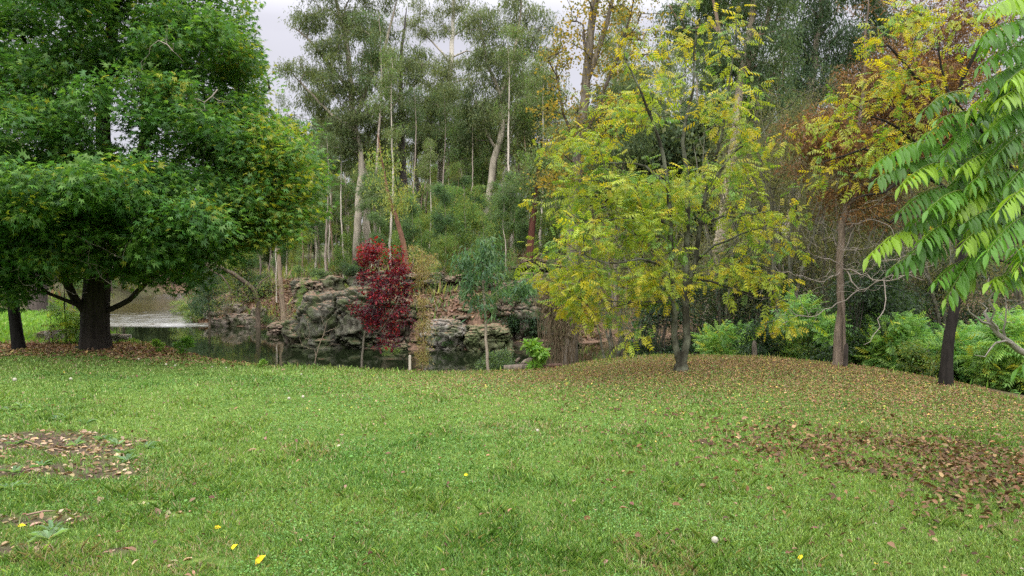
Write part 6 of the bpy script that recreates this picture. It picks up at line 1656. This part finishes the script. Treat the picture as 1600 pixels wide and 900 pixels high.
def litter():
    r = R(82)
    def lay(X, Y, size, cols, wt, name, curl=.35, up=.012, T=None):
        n = len(X); Z = ground_z(X, Y) + r.uniform(.3, 1.0, n) * up
        D = norm(np.stack([r.normal(size=n), r.normal(size=n), r.normal(0, curl, n)], 1)); N = norm(np.stack([r.normal(0, curl, n), r.normal(0, curl, n), np.ones(n)], 1))
        V, F, C = scatter(T or t_oval(.6, .3), np.stack([X, Y, Z], 1), D, N, size * np.exp(r.normal(0, .2, n)), pick(cols, wt, n, r, .25))
        tag(obj(name, make_mesh(name, V, F, LEAF_DRY, C)), kind='stuff')
    # the brown drift
    X, Y = r.uniform(0.5, 8, 70000), r.uniform(3.2, 9.5, 70000)
    k = (r.random(len(X)) < (litter_mask(X, Y) * sstep(-.5, .25, fbm2(X, Y, 2.2, 3, 51)) * 1.0 + .010)) & (sdist(LAWN, X, Y) > 0)
    lay(X[k], Y[k], .046, [(0.145, .082, .042), (0.085, .048, .028), (0.23, .15, .08), (0.175, .095, .05)], (3, 3, 1.5, 2), 'fallen_leaves', .45, .045)
    # fine yellow and tan leaf fall under the two ash trees
    X, Y = r.uniform(-3, 7, 190000), r.uniform(6, 14.5, 190000)
    m = np.exp(-(((X - 2.8) / 3.3) ** 2 + ((Y - 11.9) / 2.3) ** 2)) + .8 * np.exp(-(((X - 5.4) / 2.2) ** 2 + ((Y - 9.3) / 2.6) ** 2))
    k = (r.random(len(X)) < np.clip(m, 0, 1) * .85) & (sdist(LAWN, X, Y) > -.3)
    lay(X[k], Y[k], .024, [(0.24, .155, .075), (0.17, .10, .055), (0.40, .33, .08), (0.11, .07, .04)], (4, 4, .7, 2), 'ash_leaf_fall', .25, .035)
    # tan leaves on the worn patches and round the sweetgum
    X, Y = r.uniform(-8, -1, 40000), r.uniform(2.8, 9, 40000)
    k = r.random(len(X)) < bare_mask(X, Y) * .32 + .004
    lay(X[k], Y[k], .052, [(0.26, .185, .11), (0.17, .105, .065), (0.34, .26, .17)], (3, 2, 2), 'worn_patch_leaves', .35, .012, t_oval(.55, .25))
    X, Y = r.normal(-8.0, 2.4, 9000), r.normal(15.3, .75, 9000)
    k = sdist(LAWN, X, Y) > -2.0
    lay(X[k], Y[k], .075, [(0.30, .18, .10), (0.20, .11, .07), (0.38, .28, .13)], (3, 3, 1), 'sweetgum_leaf_fall', .3, .02)
    # reddish bark and leaves on the far bank
    X, Y = r.uniform(-20, 4, 60000), r.uniform(29.5, 50, 60000)
    dw = -sdist(WATER, X, Y)
    k = far_side(X, Y) & (dw > .4) & (dw < 11)
    lay(X[k], Y[k], .16, [(0.21, .13, .085), (0.14, .085, .055), (0.28, .19, .13), (0.09, .065, .045)], (3, 3, 2, 2), 'bank_leaf_litter', .35, .06)
    # scattered leaves over the open lawn, some yellow
    Y = 2.9 + 9 * r.random(600) ** 1.3; X = r.uniform(-1, 1, 600) * (.7 * Y + .5)
    k = sdist(LAWN, X, Y) > .2
    lay(X[k], Y[k], .036, [(0.24, .16, .10), (0.12, .07, .045), (0.5, .40, .05), (0.32, .27, .2)], (3, 4, .2, .2), 'scattered_leaves', .4, .045)
litter()

def lawn_extras():
    r = R(83)
    # broad-leaved rosettes
    P = [(85, 660), (100, 655), (60, 735), (15, 745), (190, 715), (180, 700), (130, 665), (20, 700), (195, 725), (70, 850), (75, 838), (8, 770), (160, 690), (115, 700), (225, 705), (640, 775), (30, 640), (10, 645)]
    for i, (px, py) in enumerate(P):
        Yd = 1.6 / ((py - 420) / FPX); c = on_ground(px, Yd); n = 12
        a = r.uniform(0, 6.28, n); D = norm(np.stack([np.cos(a), np.sin(a), r.uniform(.25, .9, n)], 1)); N = norm(np.array([0, 0, 1.0]) - D * .3)
        V, F, C = scatter(t_oval(.28, .25), np.repeat([[0, 0, .005]], n, 0) + D * .01, D, N, np.exp(r.normal(0, .2, n)) * .085, pick([(0.13, .22, .09), (0.17, .27, .13)], (2, 1), n, r, .12))
        tag(obj('rosette_weed', make_mesh('rosette_weed', V, F, LEAF, C), None, tuple(c)), 'flat rosette of broad grey-green leaves in the turf by the worn patches' if px < 600 else 'single dark rosette of broad leaves in the open middle of the lawn', 'weed', 'rosette weeds by the worn patches' if px < 600 else None)
    # dandelion clocks and pale heads
    D = [(20, 603, 1.5), (108, 601, 1.1), (450, 633, 1), (472, 630, 1), (258, 568, 1), (272, 570, 1), (470, 588, .8), (840, 690, .8), (1120, 873, 1.1), (330, 571, .7), (215, 561, 1), (352, 573, .7)]
    V0, F0 = ICO3
    first = None
    for px, py, k in D:
        Yd = min(1.6 / ((py - 420) / FPX), 14.3); g = on_ground(px, Yd)
        rt = thing('dandelion', 'round whitish dandelion seed head on a short stalk in the lawn', 'flower', tuple(g), 'dandelion seed heads in the lawn')
        sk = Skel(); st = sk.add((0, 0, 0), -1, .002); sk.line([np.zeros(3), np.array([.003, 0, .05]), np.array([.0, .004, .085])], [.002, .002, .0015], .02, start=st)
        obj('stalk', sk.mesh('stalk', TWIG, flatcol((.18, .25, .08)), np.zeros(3)), rt)
        hd = V0 * .017 * k * (1 + .12 * vnoise(V0 * 9, 3))[:, None] + np.array([0, .004, .092])
        obj('seed_head', make_mesh('seed_head', hd, F0, LEAF_DRY, np.repeat(np.array([[.40, .38, .30]]), len(hd), 0)), rt)
    # big yellow leaves and sticks lying near the camera
    for i, (px, py, lab) in enumerate(((395, 893, 'large bright yellow leaf curled upright at the bottom of the lawn'), (357, 870, 'small yellow leaf standing upright in the grass near the bottom edge'), (110, 883, 'small yellow leaf lying at the bottom left of the lawn'), (21, 831, 'round yellow leaf beside the lowest worn patch'), (330, 835, 'slender yellow leaf lying in the grass below the worn patches'),
                                       (1252, 884, 'single yellow leaf standing in the lower right grass'), (724, 745, 'yellow leaf lying in the open middle of the lawn'))):
        Yd = 1.6 / ((py - 420) / FPX); c = on_ground(px, Yd)
        V, F, C = scatter(t_oval(.62, .35), np.array([[0, 0, .012]]), np.array([[.6, .3, .75 if i in (0, 1, 5) else .12]]), np.array([[-.3, -.8, .5]]), np.array([.065 if i == 0 else .042]), np.array([[.72, .55, .02]]))
        tag(obj('yellow_leaf', make_mesh('yellow_leaf', V, F, LEAF_DRY, C), None, tuple(c)), lab, 'leaf')
    for i, (a, b, lab) in enumerate((((25, 692), (100, 712), 'long thin brown stick lying on the upper worn patch'), ((32, 745), (60, 738), 'short pale stick on the worn patch at the left edge'), ((35, 815), (82, 808), 'thick brown stick lying on the lowest worn patch'), ((185, 710), (190, 722), 'tiny twig at the right end of the worn patches'))):
        A, B = [on_ground(p[0], 1.6 / ((p[1] - 420) / FPX)) + np.array([0, 0, .02]) for p in (a, b)]
        sk = Skel(); st = sk.add(A, -1, .006); sk.line([A, (A + B) / 2 + r.normal(0, .012, 3), B], [.007, .006, .003], .04, start=st)
        tag(obj('stick', sk.mesh('stick', TWIG, flatcol((.22, .15, .11)), A), None, tuple(A)), lab, 'stick')
lawn_extras()

# prototypes that were never planted leave the scene
for p in PROTOS:
    if p['_n'] == 0:
        for c in list(p.children): bpy.data.objects.remove(c)
        bpy.data.objects.remove(p)
for o in SC.objects:
    if '_n' in o: del o['_n']
